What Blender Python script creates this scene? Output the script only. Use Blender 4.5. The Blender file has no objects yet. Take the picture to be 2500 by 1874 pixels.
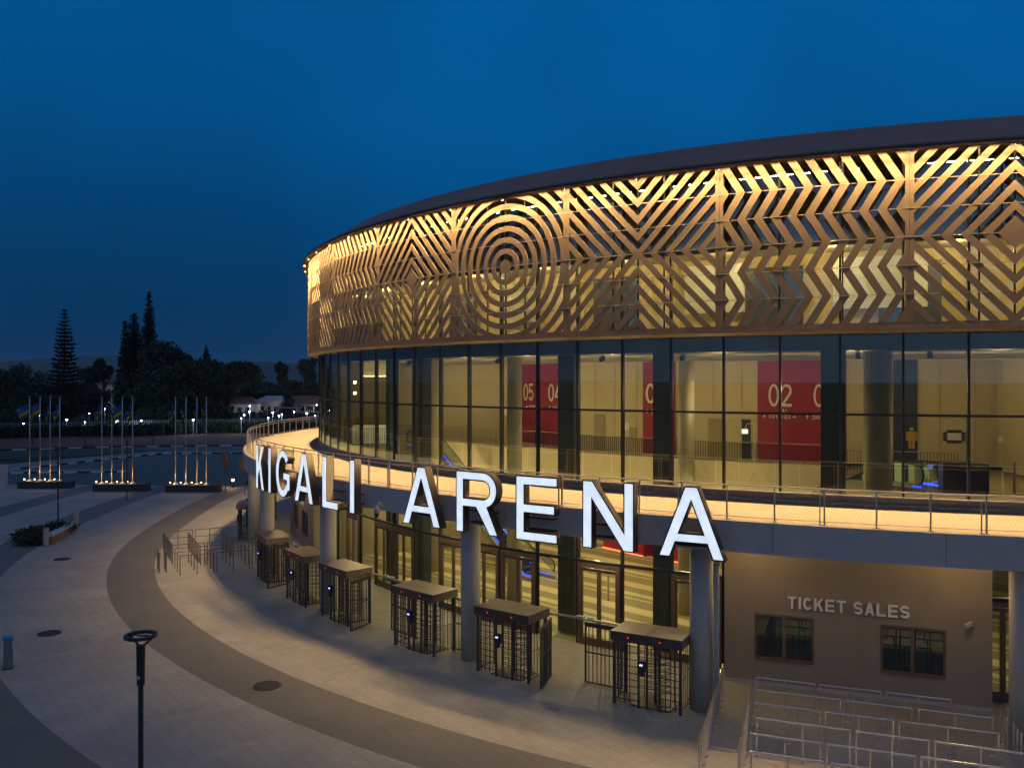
import bpy, math, random
from mathutils import Vector, Matrix
random.seed(7)
S = bpy.context.scene
COL = S.collection
rad = math.radians
# ------------------------------------------------------------------ camera
CAMH = 10.4
cam = bpy.data.cameras.new("camera"); cam.sensor_width = 36; cam.lens = 30.24
cam.shift_y = -0.004; cam.clip_end = 20000
co = bpy.data.objects.new("camera", cam); COL.objects.link(co)
co.location = (0, 0, CAMH); co.rotation_euler = (rad(90), 0, 0)
S.camera = co
# ------------------------------------------------------------------ dusk sky
W = bpy.data.worlds.new("World"); S.world = W; W.use_nodes = True
nt = W.node_tree; nt.nodes.clear()
out = nt.nodes.new("ShaderNodeOutputWorld"); bg = nt.nodes.new("ShaderNodeBackground")
tc = nt.nodes.new("ShaderNodeTexCoord"); sep = nt.nodes.new("ShaderNodeSeparateXYZ")
nt.links.new(tc.outputs["Generated"], sep.inputs[0])
rz = nt.nodes.new("ShaderNodeValToRGB")          # the blue half of the sky
cr = rz.color_ramp
cr.elements[0].position = 0.0; cr.elements[0].color = (0.0005, 0.034, 0.105, 1)
cr.elements[1].position = 0.43; cr.elements[1].color = (0.0005, 0.108, 0.345, 1)
e = cr.elements.new(0.12); e.color = (0.0005, 0.054, 0.165, 1)
e = cr.elements.new(0.28); e.color = (0.0005, 0.096, 0.305, 1)
e = cr.elements.new(0.8); e.color = (0.10, 0.145, 0.27, 1)
nt.links.new(sep.outputs[2], rz.inputs[0])
rw = nt.nodes.new("ShaderNodeValToRGB")          # the afterglow half behind the viewer
cw = rw.color_ramp
cw.elements[0].position = 0.0; cw.elements[0].color = (0.105, 0.165, 0.27, 1)
cw.elements[1].position = 0.7; cw.elements[1].color = (0.125, 0.17, 0.29, 1)
nt.links.new(sep.outputs[2], rw.inputs[0])
mr = nt.nodes.new("ShaderNodeMapRange"); mr.inputs[1].default_value = 0.15; mr.inputs[2].default_value = -0.8
mr.interpolation_type = 'SMOOTHSTEP'
nt.links.new(sep.outputs[1], mr.inputs[0])
mx = nt.nodes.new("ShaderNodeMixRGB"); nt.links.new(mr.outputs[0], mx.inputs[0])
nt.links.new(rz.outputs[0], mx.inputs[1]); nt.links.new(rw.outputs[0], mx.inputs[2])
mrx = nt.nodes.new("ShaderNodeMapRange"); mrx.inputs[1].default_value = -0.6; mrx.inputs[2].default_value = 0.1
mrx.inputs[3].default_value = 0.84; mrx.inputs[4].default_value = 1.0; mrx.interpolation_type = 'SMOOTHSTEP'
nt.links.new(sep.outputs[0], mrx.inputs[0])
nz = nt.nodes.new("ShaderNodeTexNoise"); nz.inputs["Scale"].default_value = 3.0; nz.inputs["Detail"].default_value = 4
nt.links.new(tc.outputs["Generated"], nz.inputs["Vector"])
mrn = nt.nodes.new("ShaderNodeMapRange"); mrn.inputs[1].default_value = .35; mrn.inputs[2].default_value = .7
mrn.inputs[3].default_value = 1.03; mrn.inputs[4].default_value = .83
nt.links.new(nz.outputs[0], mrn.inputs[0])
mm = nt.nodes.new("ShaderNodeMath"); mm.operation = 'MULTIPLY'
nt.links.new(mrx.outputs[0], mm.inputs[0]); nt.links.new(mrn.outputs[0], mm.inputs[1])
nt.links.new(mx.outputs[0], bg.inputs[0]); nt.links.new(mm.outputs[0], bg.inputs[1])
nt.links.new(bg.outputs[0], out.inputs[0])
S.view_settings.view_transform = 'Standard'; S.view_settings.look = 'None'
S.view_settings.exposure = 0.0; S.view_settings.gamma = 1.0
S.render.engine = 'CYCLES'
# ------------------------------------------------------------------ materials
def nodes(m):
    m.use_nodes = True
    return m.node_tree.nodes, m.node_tree.links, m.node_tree.nodes["Principled BSDF"]
def mat(name, col, rough=.6, metal=0., var=0., scale=3., bump=0., bscale=40., spec=.5, col2=None):
    m = bpy.data.materials.new(name); N, L, b = nodes(m)
    b.inputs["Base Color"].default_value = (*col, 1); b.inputs["Roughness"].default_value = rough
    b.inputs["Metallic"].default_value = metal; b.inputs["Specular IOR Level"].default_value = spec
    t = N.new("ShaderNodeTexCoord")
    if var or col2:
        n = N.new("ShaderNodeTexNoise"); n.inputs["Scale"].default_value = scale; n.inputs["Detail"].default_value = 6
        L.new(t.outputs["Object"], n.inputs["Vector"])
        r = N.new("ShaderNodeValToRGB"); r.color_ramp.elements[0].position = .3; r.color_ramp.elements[1].position = .7
        r.color_ramp.elements[0].color = (*[c*(1-var) for c in col], 1)
        c2 = col2 or [min(1, c*(1+var)) for c in col]
        r.color_ramp.elements[1].color = (*c2, 1)
        L.new(n.outputs[0], r.inputs[0]); L.new(r.outputs[0], b.inputs["Base Color"])
    if bump:
        n = N.new("ShaderNodeTexNoise"); n.inputs["Scale"].default_value = bscale; n.inputs["Detail"].default_value = 4
        L.new(t.outputs["Object"], n.inputs["Vector"])
        bp = N.new("ShaderNodeBump"); bp.inputs["Strength"].default_value = bump; bp.inputs["Distance"].default_value = .02
        L.new(n.outputs[0], bp.inputs["Height"]); L.new(bp.outputs[0], b.inputs["Normal"])
    return m
def emat(name, col, st):
    m = bpy.data.materials.new(name); N, L, b = nodes(m)
    b.inputs["Base Color"].default_value = (*[min(c, .8) for c in col], 1)
    b.inputs["Emission Color"].default_value = (*col, 1); b.inputs["Emission Strength"].default_value = st
    return m
def paving(name, c1, c2, mortar, bw=.9, bh=.45, big=.25):
    m = bpy.data.materials.new(name); N, L, b = nodes(m); b.inputs["Roughness"].default_value = .75
    t = N.new("ShaderNodeTexCoord"); mp = N.new("ShaderNodeMapping"); mp.inputs["Rotation"].default_value[2] = rad(52)
    L.new(t.outputs["Object"], mp.inputs[0])
    k = N.new("ShaderNodeTexBrick"); k.inputs["Scale"].default_value = 1; k.inputs["Brick Width"].default_value = bw
    k.inputs["Row Height"].default_value = bh; k.inputs["Mortar Size"].default_value = .012; k.inputs["Mortar Smooth"].default_value = .3
    k.inputs["Color1"].default_value = (*c1, 1); k.inputs["Color2"].default_value = (*c2, 1); k.inputs["Mortar"].default_value = (*mortar, 1)
    L.new(mp.outputs[0], k.inputs["Vector"])
    n = N.new("ShaderNodeTexNoise"); n.inputs["Scale"].default_value = .35; n.inputs["Detail"].default_value = 8
    n.inputs["Roughness"].default_value = .65
    L.new(t.outputs["Object"], n.inputs["Vector"])
    r = N.new("ShaderNodeMapRange"); r.inputs[1].default_value = .3; r.inputs[2].default_value = .7
    r.inputs[3].default_value = 1-big; r.inputs[4].default_value = 1+big*.5
    L.new(n.outputs[0], r.inputs[0])
    n2 = N.new("ShaderNodeTexNoise"); n2.inputs["Scale"].default_value = 9; n2.inputs["Detail"].default_value = 5
    L.new(t.outputs["Object"], n2.inputs["Vector"])
    r2 = N.new("ShaderNodeMapRange"); r2.inputs[3].default_value = .86; r2.inputs[4].default_value = 1.14
    L.new(n2.outputs[0], r2.inputs[0])
    n.inputs['Distortion'].default_value = .8
    mu = N.new("ShaderNodeMath"); mu.operation = 'MULTIPLY'; L.new(r.outputs[0], mu.inputs[0]); L.new(r2.outputs[0], mu.inputs[1])
    v = N.new("ShaderNodeVectorMath"); v.operation = 'SCALE'; L.new(k.outputs[0], v.inputs[0]); L.new(mu.outputs[0], v.inputs[3])
    L.new(v.outputs[0], b.inputs["Base Color"])
    bp = N.new("ShaderNodeBump"); bp.inputs["Strength"].default_value = .15; bp.inputs["Distance"].default_value = .01
    L.new(n2.outputs[0], bp.inputs["Height"]); L.new(bp.outputs[0], b.inputs["Normal"])
    return m
def glassmat(name, tint, ior=2.0, glosscol=(.78, .97, 1)):
    m = bpy.data.materials.new(name); m.use_nodes = True; N = m.node_tree.nodes; L = m.node_tree.links; N.clear()
    o = N.new("ShaderNodeOutputMaterial"); mx = N.new("ShaderNodeMixShader"); tr = N.new("ShaderNodeBsdfTransparent")
    gl = N.new("ShaderNodeBsdfGlossy"); fr = N.new("ShaderNodeFresnel")
    tr.inputs[0].default_value = (*tint, 1); gl.inputs["Color"].default_value = (*glosscol, 1); gl.inputs["Roughness"].default_value = .012
    fr.inputs[0].default_value = ior
    L.new(fr.outputs[0], mx.inputs[0]); L.new(tr.outputs[0], mx.inputs[1]); L.new(gl.outputs[0], mx.inputs[2]); L.new(mx.outputs[0], o.inputs[0])
    return m
M = {}
M['light_pave'] = paving('light_paving', (.34, .335, .32), (.325, .32, .305), (.25, .245, .235), big=.24)
M['dark_pave'] = paving('dark_paving', (.150, .150, .148), (.142, .142, .14), (.115, .115, .115), big=.15)
M['deck'] = paving('deck_tiles', (.47, .43, .345), (.445, .41, .33), (.31, .285, .23), bw=.6, bh=.6, big=.08)
M['under_pave'] = M['light_pave']
M['asphalt'] = mat('asphalt', (.075, .10, .10), .8, var=.2, scale=1.5)
M['earth'] = mat('red_earth', (.14, .065, .045), .95, var=.3, scale=.8)
M['grass'] = mat('grass', (.035, .045, .022), .95, var=.4, scale=.6)
M['ground'] = mat('dark_ground', (.030, .034, .024), .95, var=.5, scale=.15)
M['verge_pave'] = mat('verge_concrete', (.20, .21, .20), .85, var=.15, scale=1)
M['hill'] = mat('hill', (.05, .09, .08), 1., var=.3, scale=.004)
M['concrete'] = mat('painted_concrete', (.46, .47, .50), .7, var=.08, scale=1.5, bump=.1, bscale=25)
M['column'] = mat('column_render', (.46, .45, .44), .7, var=.07, scale=2.5, bump=.1, bscale=30)
M['ticketwall'] = mat('ticket_wall_render', (.31, .275, .24), .75, var=.07, scale=1.2, bump=.1, bscale=30)
M['roof'] = mat('roof_membrane', (.27, .17, .14), .75, var=.12, scale=.5)
M['rooflip'] = mat('roof_lip', (.05, .045, .05), .6)
M['bronze'] = mat('bronze_cladding', (.225, .172, .128), .55, metal=.2, var=.07, scale=.6, spec=.4)
M['frame'] = mat('dark_frame', (.030, .032, .036), .4, metal=.3)
M['doorframe'] = mat('bronze_door_frame', (.19, .135, .10), .45, metal=.3, var=.1)
M['steel'] = mat('brushed_steel', (.62, .56, .50), .34, metal=.8)
M['fencegrey'] = mat('fence_paint', (.24, .25, .26), .7)
M['edge'] = mat('bronze_edge_glint', (.50, .40, .28), .4, metal=.3)  # paler than the bronze: light caught on the row edges put into the colour
M['steel_dull'] = mat('dull_steel', (.20, .19, .20), .5, metal=.5)
M['steel_bright'] = mat('polished_steel', (.82, .82, .84), .24, metal=1.)
M['beige'] = mat('beige_wall', (.56, .48, .31), .8, var=.06, scale=.5)
M['beige_dark'] = mat('olive_wall', (.34, .29, .17), .8, var=.08, scale=.6)
M['ochre'] = mat('ochre_wall', (.62, .47, .20), .8, var=.10, scale=.45)
M['ceil'] = mat('ceiling_board', (.50, .45, .34), .8)
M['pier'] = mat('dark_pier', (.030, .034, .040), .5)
M['icol'] = mat('inner_column', (.36, .32, .25), .45, var=.05)
M['red'] = mat('crimson_panel', (.30, .008, .035), .5, var=.08, scale=.4)
M['white'] = mat('white_lettering', (.75, .74, .70), .5)
M['yellow'] = mat('yellow_sign', (.55, .33, .02), .5)
M['bluepanel'] = mat('dark_blue_panel', (.03, .04, .08), .5)
M['darkmetal'] = mat('turnstile_metal', (.08, .075, .078), .42, metal=.35, var=.08, scale=4)
M['canopy'] = mat('turnstile_canopy', (.25, .205, .17), .5, metal=.2, var=.08, scale=3)
M['greymetal'] = mat('grey_letters', (.93, .93, .97), .5)
M['letterside'] = mat('letter_casing', (.10, .085, .075), .45, metal=.3)
M['letterrim'] = mat('letter_rim', (.02, .03, .07), .4)
M['lettera'] = emat('letter_glow', (.76, .87, 1.0), .92)
_N, _L, _b = nodes(M['lettera']); _t = _N.new("ShaderNodeTexCoord"); _n = _N.new("ShaderNodeTexNoise"); _n.inputs["Scale"].default_value = 2.6
_r = _N.new("ShaderNodeMapRange"); _r.inputs[1].default_value = .3; _r.inputs[2].default_value = .7; _r.inputs[3].default_value = .76; _r.inputs[4].default_value = 1.0
_L.new(_t.outputs["Object"], _n.inputs["Vector"]); _L.new(_n.outputs[0], _r.inputs[0]); _L.new(_r.outputs[0], _b.inputs["Emission Strength"])
M['planter'] = mat('dark_stone', (.045, .045, .05), .6, var=.2)
M['lamp_metal'] = mat('lamp_post_paint', (.035, .045, .045), .5, metal=.2)
M['white_paint'] = mat('white_paint', (.62, .63, .65), .6)
M['black_paint'] = mat('black_paint', (.03, .03, .035), .6)
M['bark'] = mat('bark', (.05, .04, .03), .9, var=.3)
M['leaf'] = mat('leaf_dark', (.030, .045, .022), .8, var=.5, scale=.25)
M['leaf2'] = mat('leaf_feathery', (.050, .065, .045), .8, var=.4, scale=.3)
M['pine'] = mat('araucaria_needles', (.025, .042, .024), .8, var=.4, scale=.5)
M['hedge'] = mat('hedge_leaves', (.028, .040, .020), .9, var=.5, scale=1.2)
M['orange_stone'] = mat('orange_kerb_stone', (.34, .20, .12), .8, var=.15, scale=2)
M['manhole'] = mat('cast_iron', (.03, .028, .028), .6, metal=.4, var=.3, scale=20)
M['rooftile'] = mat('clay_roof', (.16, .075, .06), .85, var=.2, scale=1)
M['housewall'] = mat('house_render', (.38, .33, .28), .85, var=.1, scale=.5)
M['palewall'] = mat('pale_house_render', (.45, .44, .40), .85, var=.1, scale=.5)
M['tinroof'] = mat('metal_roof', (.36, .38, .40), .6)
M['win'] = mat('dark_window', (.02, .022, .025), .2)
M['glass'] = glassmat('facade_glass', (.84, .82, .70), 2.5)
M['glassup'] = glassmat('upper_coated_glass', (.80, .78, .66), 3.6)
M['glass2'] = glassmat('door_glass', (.84, .84, .74), 1.6)
M['ticketglass'] = glassmat('ticket_glass', (.10, .16, .17), 2.2)
M['flagblue'] = mat('flag_blue', (.012, .085, .30), .7); M['flagyellow'] = mat('flag_yellow', (.42, .34, .02), .7)
M['flaggreen'] = mat('flag_green', (.015, .10, .035), .7)
M['binblue'] = mat('bin_lid_blue', (.02, .22, .42), .5); M['bingrey'] = mat('bin_body', (.16, .18, .20), .6); M['binred'] = mat('bin_red', (.22, .07, .06), .6)
M['camwhite'] = mat('camera_white', (.55, .55, .56), .5)
M['e_blue'] = emat('blue_screen', (.05, .10, 1.0), 5); M['e_bluew'] = emat('blue_white_text', (.55, .6, 1.0), 6)
M['e_red'] = emat('red_cross_light', (1.0, .02, .03), 1.3)
M['e_green'] = emat('green_led', (.1, 1, .6), 3)
M['e_warm'] = emat('warm_uplight', (1.0, .60, .22), 14)
M['e_star'] = emat('cool_garden_lamp', (.72, .88, 1.0), 26)
M['e_spot'] = emat('screen_spot', (1.0, .80, .45), 1.3)
M['e_reflection'] = emat('floodlight_reflection', (1.0, .88, .35), 20)
M['e_strip'] = emat('ceiling_strip', (1.0, .88, .42), 3)
M['e_led'] = emat('blue_led_strip', (.02, .08, 1.0), 3)
M['e_redline'] = emat('red_led_line', (1.0, .25, .12), 2.0)
M['trim'] = mat('dark_trim', (.20, .17, .15), .8, var=.2, scale=8)
M['esc'] = mat('escalator_steel', (.35, .34, .33), .3, metal=.6)
M['escglass'] = glassmat('escalator_glass', (.6, .65, .62), 1.5)
M['rubber'] = mat('handrail_rubber', (.02, .02, .022), .5)
# striped lobby floor
def stripes():
    m = bpy.data.materials.new('striped_lobby_floor'); N, L, b = nodes(m); b.inputs["Roughness"].default_value = .5
    t = N.new("ShaderNodeTexCoord"); mp = N.new("ShaderNodeMapping"); mp.inputs["Rotation"].default_value[2] = rad(46)
    L.new(t.outputs["Object"], mp.inputs[0]); sp = N.new("ShaderNodeSeparateXYZ"); L.new(mp.outputs[0], sp.inputs[0])
    def band(per, lo):
        a = N.new("ShaderNodeMath"); a.operation = 'DIVIDE'; a.inputs[1].default_value = per; L.new(sp.outputs[1], a.inputs[0])
        f = N.new("ShaderNodeMath"); f.operation = 'FRACT'; L.new(a.outputs[0], f.inputs[0])
        g = N.new("ShaderNodeMath"); g.operation = 'GREATER_THAN'; g.inputs[1].default_value = lo; L.new(f.outputs[0], g.inputs[0]); return g
    g1 = band(1.9, .55); g2 = band(1.27, .70)
    ad = N.new("ShaderNodeMath"); ad.operation = 'MAXIMUM'; L.new(g1.outputs[0], ad.inputs[0]); L.new(g2.outputs[0], ad.inputs[1])
    c = N.new("ShaderNodeMixRGB"); c.inputs[1].default_value = (.62, .54, .30, 1); c.inputs[2].default_value = (.25, .215, .125, 1)
    L.new(ad.outputs[0], c.inputs[0]); L.new(c.outputs[0], b.inputs["Base Color"]); return m
M['stripes'] = stripes()
# ------------------------------------------------------------------ mesh helpers
class MB:
    def __init__(s): s.v = []; s.f = []; s.mi = []; s.cur = 0
    def quad(s, *p):
        i = len(s.v); s.v += [tuple(q) for q in p]; s.f.append(tuple(range(i, i+len(p)))); s.mi.append(s.cur); return s
    def box(s, c, d, rz=0, rx=0):
        x, y, z = (k/2 for k in d); i = len(s.v)
        R = Matrix.Rotation(rz, 3, 'Z') @ Matrix.Rotation(rx, 3, 'X')
        for a in (-x, x):
            for b in (-y, y):
                for e in (-z, z):
                    q = R @ Vector((a, b, e)); s.v.append((c[0]+q.x, c[1]+q.y, c[2]+q.z))
        for f in ((0, 1, 3, 2), (4, 6, 7, 5), (0, 4, 5, 1), (2, 3, 7, 6), (0, 2, 6, 4), (1, 5, 7, 3)):
            s.f.append(tuple(i+k for k in f)); s.mi.append(s.cur)
        return s
    def tube(s, a, b, r, n=8, r2=None):
        a = Vector(a); b = Vector(b); d = (b-a)
        if d.length < 1e-6: return s
        d.normalize(); u = d.orthogonal().normalized(); w = d.cross(u); i = len(s.v); r2 = r if r2 is None else r2
        for p, rr in ((a, r), (b, r2)):
            for k in range(n):
                t = 2*math.pi*k/n; s.v.append(tuple(p+(u*math.cos(t)+w*math.sin(t))*rr))
        for k in range(n):
            s.f.append((i+k, i+(k+1) % n, i+n+(k+1) % n, i+n+k)); s.mi.append(s.cur)
        s.f.append(tuple(i+k for k in range(n-1, -1, -1))); s.mi.append(s.cur)
        s.f.append(tuple(i+n+k for k in range(n))); s.mi.append(s.cur)
        return s
    def path(s, pts, r, n=6):
        for a, b in zip(pts, pts[1:]): s.tube(a, b, r, n)
        return s
    def prism(s, poly, z0, z1):
        n = len(poly); i = len(s.v)
        s.v += [(x, y, z0) for x, y in poly]+[(x, y, z1) for x, y in poly]
        for k in range(n): s.f.append((i+k, i+(k+1) % n, i+n+(k+1) % n, i+n+k)); s.mi.append(s.cur)
        s.f.append(tuple(i+k for k in range(n-1, -1, -1))); s.f.append(tuple(i+n+k for k in range(n))); s.mi += [s.cur]*2
        return s
    def revolve(s, prof, a0, a1, n, cap=True):
        m = len(prof); i = len(s.v)
        for k in range(n+1):
            t = rad(a0+(a1-a0)*k/n)
            for r, z in prof: s.v.append((r*math.cos(t), r*math.sin(t), z))
        for k in range(n):
            for j in range(m):
                a = i+k*m+j; b = i+k*m+(j+1) % m
                s.f.append((a, b, b+m, a+m)); s.mi.append(s.cur)
        if cap:
            s.f.append(tuple(i+j for j in range(m-1, -1, -1))); s.f.append(tuple(i+n*m+j for j in range(m))); s.mi += [s.cur]*2
        return s
    def ring(s, r0, r1, z, a0, a1, n, fr=None):
        i = len(s.v)
        for k in range(n+1):
            ad = a0+(a1-a0)*k/n; t = rad(ad); dr = fr(ad) if fr else 0
            for r in (r0+(dr if r0 > 1 else 0), r1+dr): s.v.append((r*math.cos(t), r*math.sin(t), z))
        for k in range(n):
            a = i+2*k; s.f.append((a, a+1, a+3, a+2)); s.mi.append(s.cur)
        return s
    def build(s, name, mats, parent=None, loc=None, smooth=False):
        me = bpy.data.meshes.new(name); me.from_pydata(s.v, [], s.f)
        if not isinstance(mats, (list, tuple)): mats = [mats]
        for q in mats: me.materials.append(q)
        for p, k in zip(me.polygons, s.mi): p.material_index = k; p.use_smooth = smooth
        o = bpy.data.objects.new(name, me); COL.objects.link(o)
        if parent: o.parent = parent
        if loc: o.location = loc
        return o
def thing(name, label, cat, loc=(0, 0, 0), rz=0, group=None):
    o = bpy.data.objects.new(name, None); COL.objects.link(o); o.location = loc; o.rotation_euler = (0, 0, rz)
    o.empty_display_size = .3
    o['label'] = label; o['category'] = cat
    if group: o['group'] = group
    return o
def struct(o, kind='structure'): o['kind'] = kind; return o
def copy_tree(o, parent=None):
    c = o.copy(); COL.objects.link(c); c.parent = parent
    for ch in list(o.children): copy_tree(ch, c)
    return c
def light(kind, name, loc, power, col, parent=None, size=.1, **k):
    d = bpy.data.lights.new(name, kind); d.energy = power; d.color = col
    if kind == 'POINT': d.shadow_soft_size = size
    o = bpy.data.objects.new(name, d); COL.objects.link(o); o.location = loc
    if parent: o.parent = parent
    return o
CX, CY = 25.9, 66.4
RB, RS, RG = 44.53, 40.54, 39.8
Z_DECK, Z_FB, Z_SB, Z_ST = 6.1, 5.16, 12.15, 17.97
def P(r, a, z=0): t = rad(a); return (r*math.cos(t), r*math.sin(t), z)
def WP(r, a, z=0): t = rad(a); return (CX+r*math.cos(t), CY+r*math.sin(t), z)
def facing(a): return rad(a+90)          # local -Y points outward at bearing a
# ------------------------------------------------------------------ lettering
def stroke(pts, w):
    L_, R_ = [], []; n = len(pts); P2 = [Vector(p) for p in pts]
    for i in range(n):
        d0 = (P2[i]-P2[i-1]).normalized() if i else None; d1 = (P2[i+1]-P2[i]).normalized() if i < n-1 else None
        if d0 is None: d0 = d1
        if d1 is None: d1 = d0
        n0 = Vector((-d0.y, d0.x)); n1 = Vector((-d1.y, d1.x)); m = (n0+n1)
        m = m.normalized() if m.length > 1e-6 else n0
        k = w/2/max(.4, m.dot(n1)); L_.append(P2[i]+m*k); R_.append(P2[i]-m*k)
    return [tuple(p) for p in L_]+[tuple(p) for p in reversed(R_)]
def arc(cx, cy, rx, ry, a0, a1, n=20): return [(cx+rx*math.cos(rad(a0+(a1-a0)*i/n)), cy+ry*math.sin(rad(a0+(a1-a0)*i/n))) for i in range(n+1)]
def glyph(ch, W=.8, t=.17):
    h = t/2
    if ch == 'I': return [[(0, 0), (t, 0), (t, 1), (0, 1)]], t
    if ch == 'L': return [[(0, 0), (W, 0), (W, t*.95), (t, t*.95), (t, 1), (0, 1)]], W
    if ch == 'T': return [[(W/2-h, 0), (W/2+h, 0), (W/2+h, 1-t*.9), (W, 1-t*.9), (W, 1), (0, 1), (0, 1-t*.9), (W/2-h, 1-t*.9)]], W
    if ch == 'E':
        u = t*.92; return [[(0, 0), (W, 0), (W, u), (t, u), (t, .5-u/2), (W*.94, .5-u/2), (W*.94, .5+u/2), (t, .5+u/2), (t, 1-u), (W, 1-u), (W, 1), (0, 1)]], W
    if ch == 'N': return [[(0, 0), (t, 0), (t, .70), (W-t, 0), (W, 0), (W, 1), (W-t, 1), (W-t, .30), (t, 1), (0, 1)]], W
    if ch == 'K':
        y0 = .30; m = (1-y0)/(W-t); y1 = y0+.27
        lo = lambda x: y0+m*(x-t)
        xa = t+.20*(W-t); xb = t+.42*(W-t)
        return [[(0, 0), (t, 0), (t, y0), (xa, lo(xa)), (W-t*1.18, 0), (W, 0), (xb+.02, lo(xb+.02)), (W, 1), (W-t*1.25, 1), (t, y1), (t, 1), (0, 1)]], W
    if ch == 'A':
        a = t*.56; q = t*1.06; k = (W/2-a)
        inn = lambda y: q+k*y
        y0, y1 = .21, .35; ys = (W/2-q)/k
        return [[(0, 0), (q, 0), (inn(y0), y0), (W-inn(y0), y0), (W-q, 0), (W, 0), (W/2+a, 1), (W/2-a, 1)],
                [(inn(y1), y1), (W/2, ys-.01), (W-inn(y1), y1)]], W
    if ch == 'R':
        r = .29; b = 1-2*r; x = W-r-.03; q = t*1.1
        o = [(0, 0), (t, 0), (t, b), (x-.14, b)]
        o += [(W-q, 0), (W, 0)]
        o += arc(x, 1-r, r, r, -70, 90, 18) + [(0, 1)]
        i = [(t, b+t*.9)] + arc(x, 1-r, r-t*.9, r-t*.9, -90, 90, 12) + [(t, 1-t*.9)]
        return [o, i], W
    if ch == 'G':
        rx = W/2-h; ry = .5-h
        p = arc(W/2, .5, rx, ry, 38, 318, 30)+[(W-h, .24), (W-h, .45), (W*.54, .45)]
        return [stroke(p, t)], W
    if ch == 'C': return [stroke(arc(W/2, .5, W/2-h, .5-h, 42, 318, 28), t)], W
    if ch == 'S':
        ry = (1-t)/4; rx = W/2-h
        return [stroke(arc(W/2, .5+ry, rx, ry, 22, 270, 18)+arc(W/2, .5-ry, rx, ry, 90, -158, 18)[1:], t)], W
    if ch == '0': return [arc(W/2, .5, W/2, .5, 0, 350, 35), arc(W/2, .5, W/2-t, .5-t*.9, 0, 350, 35)], W
    if ch == '1': return [[(W*.45, 0), (W*.45+t, 0), (W*.45+t, 1), (W*.45+t*.35, 1), (W*.15, .82), (W*.15, .68), (W*.45, .80)]], W
    if ch == '2': return [stroke(arc(W/2, .70, W/2-h, .30-h, 172, -28, 16)+[(h*1.2, h), (W, h)], t)], W
    if ch == '3': return [stroke(arc(W/2, .735, W/2-h*1.4, .265-h, 160, -80, 14)+arc(W/2, .27, W/2-h, .27-h*.6, 78, -160, 14), t*.95)], W
    if ch == '4': return [[(W*.62, 0), (W*.62+t, 0), (W*.62+t, .22), (W, .22), (W, .22+t*.8), (W*.62+t, .22+t*.8), (W*.62+t, 1), (W*.55, 1), (0, .36), (0, .22), (W*.62, .22)],
                          [(W*.62, .22+t*.8), (W*.18, .22+t*.8), (W*.62, .76)]], W
    if ch == '5': return [stroke([(W*.9, 1-h), (W*.2, 1-h), (W*.12, .52)]+arc(W/2, .33, W/2-h, .33-h, 140, -155, 18), t)], W
    if ch == '<': return [[(0, .5), (.35, .85), (.35, .6), (W, .6), (W, .4), (.35, .4), (.35, .15)]], W
    if ch == '>': return [[(W, .5), (W-.35, .85), (W-.35, .6), (0, .6), (0, .4), (W-.35, .4), (W-.35, .15)]], W
    if ch == '^': return [[(W/2, 1), (W, .62), (W/2+h, .62), (W/2+h, 0), (W/2-h, 0), (W/2-h, .62), (0, .62)]], W
    return [], W
def glyph_mesh(name, loops, sc, ext, off=0., ox=0., oy=0.):
    cu = bpy.data.curves.new(name, 'CURVE'); cu.dimensions = '2D'; cu.fill_mode = 'BOTH'; cu.extrude = ext; cu.offset = off
    for lp in loops:
        sp = cu.splines.new('POLY'); sp.points.add(len(lp)-1); sp.use_cyclic_u = True
        for p, (x, y) in zip(sp.points, lp): p.co = ((x)*sc+ox, y*sc+oy, 0, 1)
    tmp = bpy.data.objects.new(name, cu); COL.objects.link(tmp)
    bpy.context.view_layer.update()
    me = bpy.data.meshes.new_from_object(tmp.evaluated_get(bpy.context.evaluated_depsgraph_get()))
    bpy.data.objects.remove(tmp, do_unlink=True)
    return me
def text_obj(name, s, h, t, ext, m, parent, loc, rz, gap=.12, wid=None, W=.62):
    """a run of raised characters joined as one lettering mesh, centred on loc, facing local -Y turned by rz"""
    loops = []; x = 0
    for ch in s:
        if ch == ' ': x += .38; continue
        lp, w = glyph(ch, W if ch != 'I' else t, t); loops += [[(a+x, b) for a, b in l] for l in lp]; x += w+gap
    tw = x-gap; sx = (wid/(tw*h)) if wid else 1
    loops = [[(a*sx-tw*sx/2, b) for a, b in l] for l in loops]
    me = glyph_mesh(name, loops, h, ext); me.materials.append(m)
    o = bpy.data.objects.new(name, me); COL.objects.link(o); o.parent = parent; o.location = loc; o.rotation_euler = (rad(90), 0, rz)
    return o
# ------------------------------------------------------------------ ground, plaza, roads
def sheet(name, pts, z, m): b = MB(); b.quad(*[(x, y, z) for x, y in pts]); return struct(b.build(name, m))
sheet('ground', [(-9000, -3000), (9000, -3000), (9000, 12000), (-9000, 12000)], -.03, M['ground'])
def bulge(a): return .0055*(190-a)**2 if a < 190 and a > 140 else (0 if a >= 190 else .0055*2500)
def band(name, r0, r1, z, m): return struct(MB().ring(r0, r1, z, 142, 300, 158, bulge).build(name, m, loc=(CX, CY, 0)))
band('plaza', 30, 49.4, .004, M['light_pave'])
band('paved_path', 49.4, 51.75, .008, M['dark_pave'])
band('plaza_paving', 51.75, 56.9, .004, M['light_pave'])
band('paved_path', 56.9, 59.4, .008, M['dark_pave'])
band('plaza_paving', 59.4, 64.3, .004, M['light_pave'])
band('paved_path', 64.3, 66.8, .008, M['dark_pave'])
band('plaza_paving', 66.8, 78, .004, M['light_pave'])
sheet('road', [(-160, 88), (-62, 86.5), (-24, 84), (-6, 84), (-6, 122), (-38, 122), (-48, 121.5), (-60, 99.5), (-160, 70)], .020, M['asphalt'])
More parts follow.
